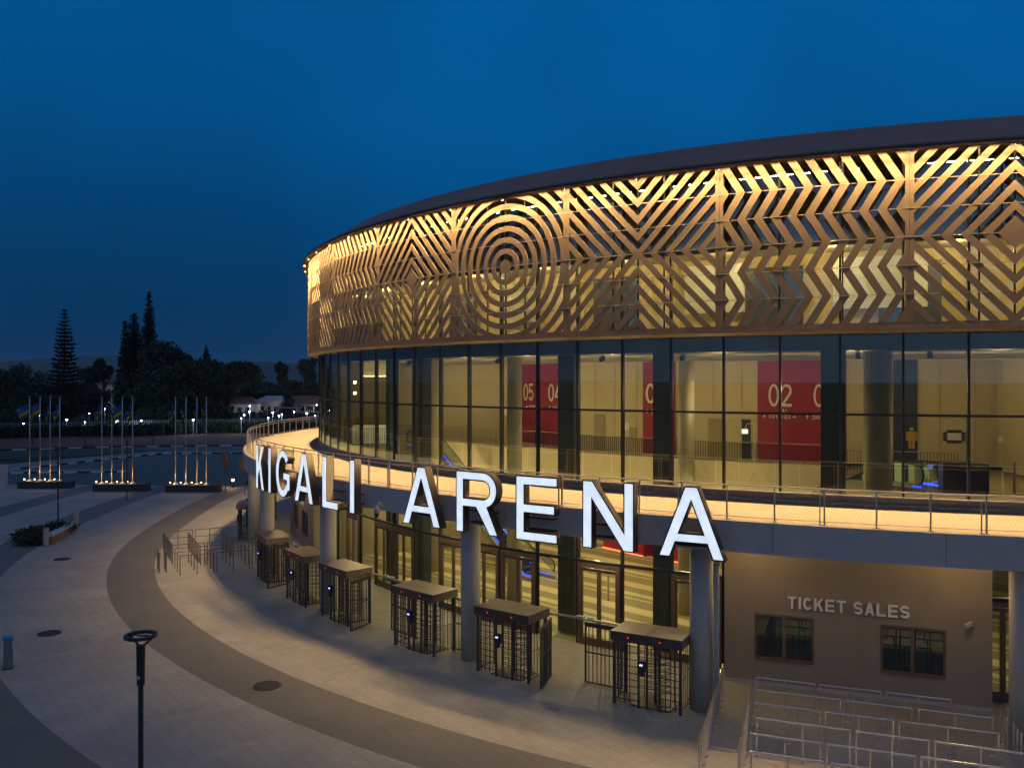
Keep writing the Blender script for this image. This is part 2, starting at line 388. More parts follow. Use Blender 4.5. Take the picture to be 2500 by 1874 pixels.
sheet('far_road', [(-170, 60), (-100, 96), (-52, 124), (-30, 125), (-10, 125), (-10, 136), (-46, 135), (-62, 132), (-120, 120)], .014, M['asphalt'])
def slab(name, pts, z0, z1, m): return struct(MB().prism(pts, z0, z1).build(name, m))
slab('pavement', [(-120, 77), (-57.5, 98.8), (-49, 120.8), (-38, 121.3), (-6, 121.3), (-6, 124.5), (-38, 124.5), (-51.5, 123.8), (-62, 104), (-120, 84)], 0, .13, M['verge_pave'])
slab('traffic_island', [(-57, 95.4), (-44.4, 96.6), (-44, 98), (-50, 99.4), (-57, 98.8), (-100, 84.5), (-100, 82.5)], 0, .14, M['verge_pave'])
def kerb(pts, w=.22, h=.2, L=1.35):
    """painted kerb: alternate black and white stones, one mesh with two paints"""
    b = MB(); k = 0
    for (x0, y0), (x1, y1) in zip(pts, pts[1:]):
        d = math.hypot(x1-x0, y1-y0); n = max(1, round(d/L)); a = math.atan2(y1-y0, x1-x0)
        for i in range(n):
            t = (i+.5)/n; b.cur = k % 2; k += 1
            b.box((x0+(x1-x0)*t, y0+(y1-y0)*t, h/2), (d/n*.985, w, h), a)
    return struct(b.build('kerb', [M['white_paint'], M['black_paint']]))
kerb([(-119, 76.8), (-57.6, 98.6), (-49.1, 120.65), (-38, 121.15), (-6, 121.15)])
kerb([(-100, 82.3), (-57, 95.2), (-44.3, 96.45), (-43.7, 97.4)])
kerb([(-90, 118), (-62, 132.3), (-46, 135.3), (-8, 136.6)], L=1.9)
MBb = MB()
for i in range(40):
    x0 = -130+i*3.4; x1 = x0+3.4
    f0 = lambda x: 137.2 if x > -62 else 137.2-(-62-x)*.5
    MBb.quad((x0, f0(x0), .02), (x1, f0(x1), .02), (x1, f0(x1)+26, -.0+.2+.15*math.sin(x1*.21)), (x0, f0(x0)+26, -.0+.2+.15*math.sin(x0*.21)))
struct(MBb.build('earth_bank', M['earth']))
sheet('grass', [(-120, 102), (-64, 112), (-50, 126), (-62, 131.5), (-120, 119)], .03, M['grass'])
# ------------------------------------------------------------------ arena
A = thing('arena', 'round arena with bronze lattice screen, glass walls and lit terrace', 'arena', (CX, CY, 0))
n = 150; a0, a1 = 120, 310
# roof
MB().revolve([(40.86, 17.93), (40.84, 18.02), (39.0, 19.15), (.4, 22.2), (.4, 21.6), (39.0, 18.0)], 0, 360, 180, False).build('roof', M['roof'], A, smooth=False)
MB().revolve([(40.90, 17.86), (40.90, 17.95), (40.60, 17.93), (40.60, 17.86)], a0, a1, n).build('roof_lip', M['rooflip'], A)
# terrace slab, fascia beam
MB().revolve([(RB, Z_FB), (RB, Z_DECK), (RG, Z_DECK+.0), (RG, 5.75), (44.05, 5.75), (44.05, Z_FB)], a0, a1, n).build('fascia_beam', M['concrete'], A)
MB().ring(RG+.62, RB-.02, Z_DECK+.012, a0, a1, n).build('terrace_floor', M['deck'], A)
MB().revolve([(RG-.2, Z_DECK+.002), (RG+.30, Z_DECK+.002), (RG+.30, Z_DECK+.15), (RG+.06, Z_DECK+.15), (RG+.06, Z_DECK+.34), (RG-.2, Z_DECK+.34)], a0, a1, n).build('glazing_kerb', M['trim'], A)
MB().revolve([(RG+.32, Z_DECK+.002), (RG+.60, Z_DECK+.002), (RG+.60, Z_DECK+.03), (RG+.32, Z_DECK+.03)], a0, a1, n).build('shade_strip', M['trim'], A)  # dark strip: the screen's shade beside the glass put into the colour
for a in range(186, 262, 6):
    MB().box(P(RB+.002, a, (Z_FB+Z_DECK)/2), (.012, .012, Z_DECK-Z_FB-.02), facing(a)).build('fascia_joint', M['trim'], A)
# columns
for a in (183, 195.0, 207.0, 218.8, 231.3, 243.05, 254.7, 266.5):
    c = MB().tube(P(43.9, a, 0), P(43.9, a, Z_FB), .365, 32).build('column', M['column'], A, smooth=True)
    c.data.polygons[-1].use_smooth = False
# downpipe on the front column
x, y, _ = P(44.06, 243.72); MB().path([(x, y, .05), (x, y, 4.6), (x*.994, y*.994, 4.85), (x*.985, y*.985, 5.0)], .09, 12).build('downpipe', M['column'], A, smooth=True)
# glass walls: flat facets between mullions
TH0, DTH = 200.14, 2.836
def ma(i): return TH0+DTH*i
LO, HI = -16, 25
rr = RG
for i in range(LO, HI):
    p, q = P(rr, ma(i)), P(rr, ma(i+1))
    MB().quad((p[0], p[1], Z_DECK+.36), (q[0], q[1], Z_DECK+.36), (q[0], q[1], 9.18), (p[0], p[1], 9.18)).build('glass_pane', M['glass'], A)
    MB().quad((p[0], p[1], 9.26), (q[0], q[1], 9.26), (q[0], q[1], Z_SB-.02), (p[0], p[1], Z_SB-.02)).build('glass_pane', M['glass'], A)
g = MB()
for i in range(LO, HI):
    p, q = P(rr, ma(i)), P(rr, ma(i+1))
    for z0, z1 in ((Z_SB+.1, 15.0), (15.16, 17.9)): g.quad((p[0], p[1], z0), (q[0], q[1], z0), (q[0], q[1], z1), (p[0], p[1], z1))
g.build('upper_glazing', M['glassup'], A)
for i in range(LO, HI+1):
    a = ma(i); c = P(rr-.06, a, (Z_DECK+.34+Z_SB)/2)
    MB().box(c, (.075, .20, Z_SB-Z_DECK-.34), facing(a)).build('mullion', M['frame'], A)
b = MB(); b2 = MB()
for i in range(LO, HI):
    am = (ma(i)+ma(i+1))/2; c = P(rr*math.cos(rad(DTH/2))-.04, am); w = 2*rr*math.sin(rad(DTH/2))-.08
    b.box((c[0], c[1], 9.22), (w, .12, .085), facing(am)); b2.box((c[0], c[1], 15.08), (w, .2, .16), facing(am))
b.build('transom', M['frame'], A); b2.build('upper_transom', M['frame'], A)
b = MB()
for i in range(LO, HI+1): b.box(P(rr-.06, ma(i), 15.0), (.07, .2, 5.7), facing(ma(i)))
b.build('upper_mullion', M['frame'], A)
# spandrel / floor slab behind the glass under the screen
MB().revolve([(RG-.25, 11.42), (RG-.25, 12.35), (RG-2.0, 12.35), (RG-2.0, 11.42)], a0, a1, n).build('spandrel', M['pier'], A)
# soffit closing the screen bottom
MB().revolve([(RS+.04, Z_SB-.10), (RS+.04, Z_SB), (RG+.06, Z_SB+.02), (RG+.06, Z_SB-.16), (RS-.30, Z_SB-.20)], a0, a1, n).build('screen_soffit', M['bronze'], A)
# ---- lattice screen
PH0, DPH = 199.50, 8.6427
PW = RS*rad(DPH); PHT = Z_ST-Z_SB
def clip(poly, x0, y0, x1, y1):
    def cut(pl, f, itx):
        o = []
        for i in range(len(pl)):
            a, c = pl[i-1], pl[i]; fa, fc = f(a), f(c)
            if fc >= 0:
                if fa < 0: o.append(itx(a, c, fa, fc))
                o.append(c)
            elif fa >= 0: o.append(itx(a, c, fa, fc))
        return o
    it = lambda a, c, fa, fc: (a[0]+(c[0]-a[0])*fa/(fa-fc), a[1]+(c[1]-a[1])*fa/(fa-fc))
    for f in (lambda p: p[0]-x0, lambda p: x1-p[0], lambda p: p[1]-y0, lambda p: y1-p[1]):
        poly = cut(poly, f, it)
        if len(poly) < 3: return []
    return poly
def screen_panel(k, kind):
    b = MB(); th0 = PH0+DPH*k; RO, RI = RS, RS-.045
    ST, BT = .135, .12
    def addp(pl, ro=RO, ri=RI):
        if len(pl) < 3: return
        ar = sum(pl[i-1][0]*pl[i][1]-pl[i][0]*pl[i-1][1] for i in range(len(pl)))/2
        if abs(ar) < 2e-4: return
        if ar < 0: pl = pl[::-1]
        m = len(pl); i = len(b.v)
        for r in (ro, ri):
            for u, v in pl:
                t = rad(th0)+u/RS; b.v.append((r*math.cos(t), r*math.sin(t), Z_SB+v))
        b.f.append(tuple(i+j for j in range(m))); b.f.append(tuple(i+m+j for j in range(m-1, -1, -1)))
        for j in range(m): b.f.append((i+j, i+m+j, i+m+(j+1) % m, i+(j+1) % m))
        b.mi += [0]*(m+2)
    def rect(x0, y0, x1, y1, **q): addp([(x0, y0), (x1, y0), (x1, y1), (x0, y1)], **q)
    rh = (PHT-2*BT)/6
    rows = [BT+rh*i for i in range(7)]
    cols = [ST, PW/3, 2*PW/3, PW-ST]
    if kind in ('X', 'D'): cols = [ST, PW/3, PW/2, 2*PW/3, PW-ST]
    for r in range(6): rect(0.004, rows[r], ST, rows[r+1]); rect(PW-ST, rows[r], PW-.004, rows[r+1])
    for i in range(4): rect(PW*i/4+(.004 if i == 0 else 0), 0, PW*(i+1)/4-(.004 if i == 3 else 0), BT); rect(PW*i/4+(.004 if i == 0 else 0), PHT-BT, PW*(i+1)/4-(.004 if i == 3 else 0), PHT)
    per = .565; wd = .29; HP, VP, HW = .595, .632, .295
    mid = PHT/2
    def cells():
        for c in range(len(cols)-1):
            for r in range(6): yield cols[c], rows[r], cols[c+1], rows[r+1], r
    if kind == 'Z':
        for x0, y0, x1, y1, r in cells():
            sg = 1 if r % 2 == 0 else -1       # even rows from the bottom lean "/"
            dx = per
            for j in range(-4, 16):
                u = j*per+.05
                pl = [(u, y0), (u+wd, y0), (u+wd+dx, y1), (u+dx, y1)] if sg > 0 else [(u+dx, y0), (u+wd+dx, y0), (u+wd, y1), (u, y1)]
                addp(clip(pl, x0, y0, x1, y1))
    if kind in ('X', 'D'):
        for x0, y0, x1, y1, r in cells():
            left = (x0+x1)/2 < PW/2; up = r >= 3
            lean = (left == up) if kind == 'X' else (left != up)   # True: "\" , False: "/"
            sl = HP/VP                              # horizontal run per metre of height
            for j in range(-14, 16):
                vref = (PHT-.40) if (kind == 'X' and up) else (.40 if kind == 'X' else (mid+.86 if up else mid-.86))
                sg = -1 if lean else 1
                f = lambda y: PW/2+j*HP+sg*(y-vref)*sl
                pl = [(f(y0)-HW/2, y0), (f(y0)+HW/2, y0), (f(y1)+HW/2, y1), (f(y1)-HW/2, y1)]
                addp(clip(pl, x0, y0, x1, y1))
        if kind == 'D':
            addp([(PW/2-.48, mid+.005), (PW/2, mid+.005), (PW/2, mid+.52)], RS+.002, RI); addp([(PW/2, mid+.005), (PW/2+.48, mid+.005), (PW/2, mid+.52)], RS+.002, RI)
            addp([(PW/2-.48, mid-.005), (PW/2, mid-.52), (PW/2, mid-.005)], RS+.002, RI); addp([(PW/2, mid-.005), (PW/2, mid-.52), (PW/2+.48, mid-.005)], RS+.002, RI)
    if kind == 'C':
        cxp, cyp = PW/2, mid
        for x0, y0, x1, y1, r in cells():
            for ring in range(10):
                ri = .53+.456*(ring-1); ro = ri+.23
                if ring == 0: ri, ro = 0.001, .29
                ns = 20 if ring < 2 else 56
                for s in range(ns):
                    t0 = 2*math.pi*s/ns; t1 = 2*math.pi*(s+1)/ns
                    pl = [(cxp+ri*math.cos(t0), cyp+ri*math.sin(t0)), (cxp+ro*math.cos(t0), cyp+ro*math.sin(t0)), (cxp+ro*math.cos(t1), cyp+ro*math.sin(t1)), (cxp+ri*math.cos(t1), cyp+ri*math.sin(t1))]
                    xs = [p[0] for p in pl]; ys = [p[1] for p in pl]
                    if max(xs) < x0 or min(xs) > x1 or max(ys) < y0 or min(ys) > y1: continue
                    addp(clip(pl, x0, y0, x1, y1))
    o = b.build('screen_panel', M['bronze'], A)
    # thin row edges and back posts
    for r in range(1, 6):
        b2 = MB()
        for c in range(3):
            u0, u1 = PW*c/3, PW*(c+1)/3; z = Z_SB+rows[r]
            t0, t1 = rad(th0)+u0/RS, rad(th0)+u1/RS
            p = [(ro*math.cos(t), ro*math.sin(t)) for ro, t in ((RS+.008, t0), (RS+.008, t1), (RS-.03, t1), (RS-.03, t0))]
            b2.prism(p, z-.012, z+.012)
        b2.build('row_edge', M['edge'], o)
    b3 = MB()
    us = [PW/3, 2*PW/3] + ([PW/2] if kind in ('X', 'D', 'C') else [])
    for u in us: b3.box(P(RS-.07, th0+math.degrees(u/RS), Z_SB+PHT/2), (.05, .05, PHT-.06), facing(th0+math.degrees(u/RS)))
    b3.box(P(RS-.14, th0, Z_SB+PHT/2), (.16, .12, PHT-.06), facing(th0))
    b3.build('back_post', M['frame'], o)
KIND = {0: 'X', 1: 'Z', 2: 'D', 3: 'C'}
for k in range(-5, 9): screen_panel(k, KIND[k % 4])
# downlights along the roof lip
fx = None
for k in range(-5, 9):
    for h in (0, .5):
        a = PH0+DPH*(k+h)
        b = MB().box((0, 0, 0), (.10, .07, .10)); b.cur = 1; b.box((0, -.0, -.055), (.07, .05, .01))
        if fx is None: fx = b.build('downlight', [M['camwhite'], M['e_spot']], A)
        else: f2 = fx.copy(); COL.objects.link(f2); fx2 = f2
        o = fx if (k == -5 and h == 0) else fx2
        o.location = P(RS+.20, a, 17.80); o.rotation_euler = (0, 0, facing(a))
        am = a+DPH/4
        if 150 < am < 275:
            for pw, sprd in ((222, 80), (50, 172)):
                L_ = light('AREA', 'roof_light', P(RS+.18, am, 17.76 if sprd < 90 else 17.78), pw, (1.0, .62, .235), A)
                L_.data.shape = 'RECTANGLE'; L_.data.size = 2.98; L_.data.size_y = .04; L_.data.spread = rad(sprd)
                tl = -.03 if sprd < 90 else .5   # the wide strip leans in towards the screen
                z_ = Vector((math.cos(rad(am))*tl, math.sin(rad(am))*tl, 1)).normalized()
                xax = Vector((-math.sin(rad(am)), math.cos(rad(am)), 0)); yax = z_.cross(xax).normalized(); xax = yax.cross(z_).normalized()
                L_.rotation_euler = Matrix((xax, yax, z_)).transposed().to_euler()
# ---- terrace railing
RL = MB().path([P(44.30, a/2, Z_DECK+1.08) for a in range(240, 620, 2)], .024, 8).build('terrace_railing', M['steel'], A)
MB().path([P(44.30, a/2, Z_DECK+.93) for a in range(240, 620, 2)], .018, 6).build('mid_rail', M['steel'], RL)
MB().path([P(44.30, a/2, Z_DECK+.12) for a in range(240, 620, 2)], .014, 6).build('bottom_rail', M['steel'], RL)
pm = None; k = 0; a = 247.87-1.83*66
while a < 300:
    if pm is None:
        pb = MB().box((0, 0, .53), (.045, .05, 1.06)); pb.box((0, 0, .008), (.16, .12, .016)); pm = pb.build('railing_post', M['steel'], RL); o = pm
    else: o = pm.copy(); COL.objects.link(o)
    o.location = P(44.30, a, Z_DECK+.014); o.rotation_euler = (0, 0, facing(a))
    if k % 3 == 0:
        o2 = pm.copy(); COL.objects.link(o2); o2.location = P(44.30, a-.16, Z_DECK+.014); o2.rotation_euler = (0, 0, facing(a-.16)); o2.scale = (.7, .7, .87)
    k += 1; a += 1.83
# wire mesh infill: fine crossed wires
wm = MB()
a = 190.0; cell = math.degrees(.10/44.3)
while a < 256:
    for s in (1, -1):
        p, q = P(44.30, a, Z_DECK+.12), P(44.30, a+s*math.degrees(.40/44.3), Z_DECK+.93)
        d = .0011; nx, ny = -math.sin(rad(a)), math.cos(rad(a))
        wm.quad((p[0]-nx*d, p[1]-ny*d, p[2]), (p[0]+nx*d, p[1]+ny*d, p[2]), (q[0]+nx*d, q[1]+ny*d, q[2]), (q[0]-nx*d, q[1]-ny*d, q[2]))
    a += cell
wm.build('wire_mesh', M['steel'], RL)
# ---- ground floor glazing and doors
def gz(i0, i1, z0, z1, name='lobby_glass'):
    p, q = P(rr, ma(i0)), P(rr, ma(i1))
    MB().quad((p[0], p[1], z0), (q[0], q[1], z0), (q[0], q[1], z1), (p[0], p[1], z1)).build(name, M['glass2'], A)
DOORS = {3, 5, 6, 8, 9, 10, 12, 14, 19}
for i in list(range(1, 17))+list(range(18, 23)):
    gz(i, i+1, .06, 3.22); gz(i, i+1, 3.34, 5.7)
    am = (ma(i)+ma(i+1))/2; w = 2*rr*math.sin(rad(DTH/2)); Rm = rr*math.cos(rad(DTH/2))
    MB().box(P(Rm, am, 3.28), (w, .14, .11), facing(am)).build('transom', M['frame'], A)
    MB().box(P(rr-.02, ma(i), 2.85), (.09, .16, 5.7), facing(ma(i))).build('mullion', M['frame'], A)
    if i in DOORS:
        root = bpy.data.objects.new('entrance_door', None); COL.objects.link(root); root.parent = A
        root.location = P(Rm+.03, am, 0); root.rotation_euler = (0, 0, facing(am))
        b = MB(); hw = w/2-.05
        b.box((0, 0, 3.13), (2*hw, .15, .17)); b.box((-hw+.065, 0, 1.52), (.13, .15, 3.04)); b.box((hw-.065, 0, 1.52), (.13, .15, 3.04)); b.box((0, 0, .035), (2*hw-.27, .14, .05))
        b.build('door_frame', M['doorframe'], root)
        for s in (-1, 1):
            b = MB(); lw = hw-.13; c = s*lw/2
            b.box((c-s*(lw/2-.045), .0, 1.54), (.075, .07, 2.94)); b.box((c+s*(lw/2-.045), .0, 1.54), (.075, .07, 2.94))
            b.box((c, .0, 2.955), (lw-.17, .07, .11)); b.box((c, .0, .19), (lw-.17, .07, .24))
            lf = b.build('door_leaf', M['doorframe'], root)
            MB().path([(c-s*(lw/2-.1), -.07, 1.05), (c, -.09, .98), (c+s*(lw/2-.1), -.07, 1.02)], .014, 6).build('push_bar', M['frame'], lf)
# ---- ticket boxes
def ticket_box(p0, p1, depth, cam_s):
    p0 = Vector((p0[0]-CX, p0[1]-CY)); p1 = Vector((p1[0]-CX, p1[1]-CY)); L_ = (p1-p0).length; ang = math.atan2(p1.y-p0.y, p1.x-p0.x)
    root = bpy.data.objects.new('ticket_office', None); COL.objects.link(root); root.parent = A
    root.location = (p0.x, p0.y, 0); root.rotation_euler = (0, 0, ang)
    T = .2; wins = [(1.0, 2.94), (4.96, 6.9)] if L_ < 8.5 else [(1.4, 3.2), (4.95, 7.2)]
    z0, z1, H = .87, 2.44, 5.7
    b = MB(); xs = 0
    for a_, c_ in wins: b.box(((xs+a_)/2, T/2, H/2), (a_-xs, T, H)); b.box(((a_+c_)/2, T/2, z0/2), (c_-a_, T, z0)); b.box(((a_+c_)/2, T/2, (z1+H)/2), (c_-a_, T, H-z1)); xs = c_
    b.box(((xs+L_)/2, T/2, H/2), (L_-xs, T, H))
    b.box((T/2, T+depth/2, H/2), (T, depth, H)); b.box((L_-T/2, T+depth/2, H/2), (T, depth, H))
    b.build('ticket_wall', M['ticketwall'], root)
    MB().box((L_/2, -.006, .06), (L_, .012, .12)).build('plinth', M['concrete'], root)
    MB().box((L_/2, depth+.15, 1.7), (L_-.4, .1, 3.4)).build('back_wall', M['pier'], root)
    MB().box((L_/2, .9, .45), (L_-.5, .8, .05)).build('counter', M['pier'], root)
    for a_, c_ in wins:
        f = MB(); cxm = (a_+c_)/2; w = c_-a_; h = z1-z0; zm = (z0+z1)/2
        f.box((a_+.04, .06, zm), (.08, .10, h)); f.box((c_-.04, .06, zm), (.08, .10, h)); f.box((cxm, .06, z1-.04), (w-.16, .10, .08)); f.box((cxm, .04, z0+.05), (w-.16, .16, .10)); f.box((cxm, .065, zm), (.10, .07, h-.16))
        fo = f.build('ticket_window', M['doorframe'], root)
        MB().box((cxm, .085, zm+.01), (w-.17, .012, h-.19)).build('window_pane', M['ticketglass'], fo)
    text_obj('ticket_lettering', 'TICKET SALES', .40, .18, .028, M['greymetal'], root, ((2.09+5.84)/2, -.05, 2.71), 0, gap=.14, wid=3.75, W=.66)
    if cam_s:
        c = MB().tube((cam_s, -.02, 2.72), (cam_s, -.12, 2.72), .03); c.build('camera_bracket', M['camwhite'], root)
        MB().box((cam_s-.06, -.20, 2.72), (.10, .26, .10), rad(-50), rad(18)).build('wall_camera', M['camwhite'], root)
ticket_box((7.36, 29.8), (15.05, 26.95), 1.6, 7.57)
ticket_box((-14.9, 57.9), (-11.4, 49.4), 1.4, 0)
# ---- interior
MB().ring(15, RG-.12, .012, 150, 290, 70).build('lobby_floor', M['stripes'], A)
MB().revolve([(22.6, 0), (22.6, 5.1), (22.3, 5.1), (22.3, 0)], 150, 300, 60).build('lobby_wall', M['beige'], A)
MB().revolve([(22.3, 5.02), (29.7, 5.02), (29.7, 6.5), (22.3, 6.5)], 214, 247, 24).build('concourse_slab', M['beige'], A)
MB().revolve([(22.3, 5.05), (RG-.3, 5.05), (RG-.3, 6.28), (22.3, 6.28)], 247, 300, 24).build('concourse_slab', M['beige_dark'], A)
MB().revolve([(22.3, 5.05), (RG-.3, 5.05), (RG-.3, 6.28), (22.3, 6.28)], 150, 199.3, 30).build('concourse_slab', M['beige_dark'], A)
MB().prism([(-18.6, -13.4), (-23.9, -17.4), (-26.6, -16.1), (-28.6, -13.2), (-31.4, -11.0), (-38, -6.0), (-30, 0), (-15, -5)], 5.02, 6.49).build('concourse_slab', M['beige'], A)
MB().prism([(-25.7, -10.9), (-34.6, -6.2), (-34.4, -5.9), (-25.5, -10.6)], 6.49, 12.2).build('concourse_wall', M['beige'], A)
MB().revolve([(28.0, 6.5), (28.0, 12.2), (27.7, 12.2), (27.7, 6.5)], 160, 300, 70).build('concourse_wall', M['beige'], A)
MB().revolve([(27.7, 11.75), (RG-2.0, 11.75), (RG-2.0, 12.2), (27.7, 12.2)], 150, 300, 70).build('concourse_ceiling', M['ceil'], A)
MB().revolve([(31.5, 11.35), (32.3, 11.35), (32.3, 11.74), (31.5, 11.74)], 190, 275, 40).build('ceiling_beam', M['ceil'], A)
MB().revolve([(35.6, 11.45), (36.1, 11.45), (36.1, 11.74), (35.6, 11.74)], 190, 275, 40).build('ceiling_beam', M['ceil'], A)
for a, m_ in ((189.5, 'beige_dark'), (262, 'beige')):
    MB().box(P(34.0, a, 9.1), (.25, 11.0, 5.5), facing(a)).build('partition_wall', M[m_], A)
MB().box(P(31.5, 203.6, 2.6), (.25, 15.5, 5.2), facing(203.6)).build('partition_wall', M['beige_dark'], A)
# upper hall behind the screen
MB().revolve([(36.6, 12.36), (36.6, 15.2), (36.4, 15.2), (36.4, 12.36)], 150, 300, 70).build('upper_hall_wall', M['ochre'], A)
MB().revolve([(33.0, 15.2), (RG-.35, 15.2), (RG-.35, 15.45), (33.0, 15.45)], 150, 300, 70).build('upper_slab', M['beige_dark'], A)
MB().revolve([(35.2, 15.46), (35.2, 17.9), (35.0, 17.9), (35.0, 15.46)], 150, 300, 70).build('top_hall_wall', M['beige_dark'], A)
for a in (234.2, 244.6, 252.0, 219.5):
    MB().box(P(36.75, a, 13.6), (2.1, .12, 2.3), facing(a)).build('hall_window', M['bluepanel'], A)
# ceiling panels: white, in the upper hall
for a, w, mm_ in ((241.0, 2.4, 'white'), (250.4, 3.2, 'white'), (226.0, 2.6, 'beige')):
    MB().box(P(36.85, a, 14.0), (w, .1, 1.9), facing(a)).build('hall_panel', M[mm_], A)
# dark piers right behind the glass; last two added to darken the far left
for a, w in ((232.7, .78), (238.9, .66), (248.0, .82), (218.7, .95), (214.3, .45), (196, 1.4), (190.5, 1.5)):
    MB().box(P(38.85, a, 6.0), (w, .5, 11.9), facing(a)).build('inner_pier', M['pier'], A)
for a, r_, R_ in ((250.3, .50, 37.0), (224.9, .36, 36.4), (237.2, .36, 33.5), (212.6, .55, 36.0)):
    MB().tube(P(R_, a, .02), P(R_, a, 11.7), r_, 28).build('inner_column', M['icol'], A, smooth=True)
# crimson door panels with numbers
def red_panel(t0, t1, texts):
    root = MB().revolve([(28.06, 6.52), (28.06, 11.37), (28.02, 11.37), (28.02, 6.52)], t0, t1, 8).build('red_panel', M['red'], A)
    for s, a, z, h, w, tt in texts:
        x, y, _ = P(28.11, a, 0)
        text_obj('wall_number' if h > .5 else 'direction_lettering', s, h, tt, .012, M['white'], root, (x, y, z), facing(a), wid=w)
red_panel(205.63, 215.8, [('05', 207.7, 9.12, 1.05, 1.25, .13), ('04', 213.7, 9.12, 1.05, 1.25, .13), ('> 122', 208.2, 8.62, .22, 1.1, .15), ('^ 201', 213.6, 8.62, .22, 1.1, .15)])
red_panel(227.52, 231.5, [('03', 229.25, 9.16, 1.05, 1.25, .13), ('^ 20', 228.8, 8.64, .22, .9, .15)])
red_panel(240.3, 248.6, [('02', 242.5, 9.12, 1.08, 1.08, .12), ('01', 246.7, 9.12, 1.08, 1.05, .12), ('A1', 242.95, 8.83, .17, .22, .14), ('< 101 122 >', 242.42, 8.54, .19, 1.54, .14), ('^ 201', 245.75, 8.54, .19, .85, .14)])
x, y, _ = P(28.05, 253.8)
MB().box(P(28.05, 253.75, 9.0), (1.02, .06, 5.0), facing(253.75)).build('dark_blue_panel', M['bluepanel'], A)
pf = bpy.data.objects.new('yellow_pictogram', None); COL.objects.link(pf); pf.parent = A; pf.location = P(28.14, 254.25, 7.25); pf.rotation_euler = (0, 0, facing(254.25))
pb = MB(); pb.box((0, 0, .58), (.30, .02, .42)); pb.box((-.07, 0, .19), (.11, .02, .36)); pb.box((.07, 0, .19), (.11, .02, .36)); pb.box((-.20, 0, .57), (.07, .02, .42)); pb.box((.20, 0, .57), (.07, .02, .42))
pb.tube((0, -.01, .90), (0, .01, .90), .09, 16); pb.build('figure', M['yellow'], pf)
for a, z0, z1, w in ((221.4, 6.5, 8.5, .8), (235.9, 6.5, 8.48, .7), (239.15, 6.5, 8.45, .42)):
    MB().box(P(28.03, a, (z0+z1)/2), (w, .06, z1-z0), facing(a)).build('inner_door', M['beige_dark'] if w > .5 else M['pier'], A)
# seating plan signs and notices
def seating_plan(a, R_, z, s):
    root = MB().box(P(R_, a, z), (.62*s, .03, .34*s), facing(a)).build('seating_plan_sign', M['white'], A)
    b = MB()
    x0, y0, _ = P(R_+.0, a); c, s_ = math.cos(facing(a)), math.sin(facing(a))
    def bl(u, v, w, h): b.box((x0+u*c, y0+u*s_, z+v), (w, .035, h), facing(a))
    for i in range(7):
        for sg in (-1, 1): bl((-.3+.1*i)*s, sg*.27*s, .075*s, .15*s)
    for i in range(4):
        for sg in (-1, 1): bl(sg*.44*s, (-.18+.12*i)*s, .16*s, .085*s)
    b.build('seating_block', M['frame'], root)
seating_plan(257.95, 28.03, 7.83, .88); seating_plan(217.0, 28.4, 7.9, .9)
MB().box(P(28.03, 262.15, 7.73), (.45, .03, .28), facing(262.15)).build('notice_board', M['white'], A)
MB().box(P(28.03, 225.2, 7.9), (.40, .03, .40), facing(225.2)).build('notice_board', M['white'], A)
MB().box(P(28.03, 226.2, 7.55), (.5, .04, .62), facing(226.2)).build('extinguisher_sign', M['beige_dark'], A)
# balustrades
def balus(R_, t0, t1, z0, z1, name='inner_balustrade', m='beige_dark', sp=.13):
    b = MB(); k = int(R_*rad(t1-t0)/sp)
    for i in range(k+1):
        a = t0+(t1-t0)*i/k; b.box(P(R_, a, (z0+z1)/2), (.018, .03, z1-z0), facing(a))
    o = b.build(name, M['frame'], A)
    MB().path([P(R_, t0+(t1-t0)*i/30, z1+.015) for i in range(31)], .022, 6).build('handrail', M[m], o)
    MB().path([P(R_, t0+(t1-t0)*i/30, z0+.05) for i in range(31)], .018, 6).build('handrail', M[m], o)
balus(29.6, 214, 247, 6.52, 7.42); balus(31.5, 247.5, 256.5, 6.3, 7.35)
bp = [(-24.0, -17.2), (-26.5, -15.9), (-28.5, -13.1), (-31.3, -10.9), (-37.0, -6.6)]; b = MB(); hr = MB()
for (x0, y0), (x1, y1) in zip(bp, bp[1:]):
    d = math.hypot(x1-x0, y1-y0); k = int(d/.13)
    for i in range(k): b.box((x0+(x1-x0)*i/k, y0+(y1-y0)*i/k, 6.97), (.018, .03, .9))
o = b.build('inner_balustrade', M['frame'], A); MB().path([(x, y, 7.44) for x, y in bp], .022, 6).build('handrail', M['beige_dark'], o)
# pale lit parapet; glowing tubes added for floodlight reflections, far end of the concourse
o = MB().box((-34.6, -12.4, 7.0), (2.6, .12, 1.15)).build('pale_parapet', M['white'], A)
b = MB()
for i in range(20): b.box((-35.7+.115*i, -12.65, 6.95), (.03, .03, .95))
b.build('baluster', M['frame'], o)
light('POINT', 'parapet_light', (-34.5, -14.4, 8.4), 60, (1, .92, .55), A, .1)
MB().box((-34.3, -12.3, 11.15), (1.9, .15, .95)).build('bulkhead', M['beige'], A)
MB().box((-34.3, -12.45, 10.63), (1.9, .1, .06)).build('light_strip', M['e_strip'], A)
for x, y, z in ((-35.4, -14.4, 10.25), (-35.4, -14.4, 9.6), (-33.25, -14.4, 10.0), (-33.25, -14.4, 9.4)):
    MB().tube((x, y, z-.07), (x, y, z+.07), .075, 12).build('reflection_glow', M['e_reflection'], A)
for a in range(206, 268, 4):
    for R_ in (30.0, 36.9): MB().tube(P(R_, a, 11.70), P(R_, a, 11.745), .11, 14).build('ceiling_downlight', M['e_strip'], A)
MB().revolve([(33.9, 11.2), (34.2, 11.2), (34.2, 11.42), (33.9, 11.42)], 190, 275, 40).build('ventilation_duct', M['ceil'], A)
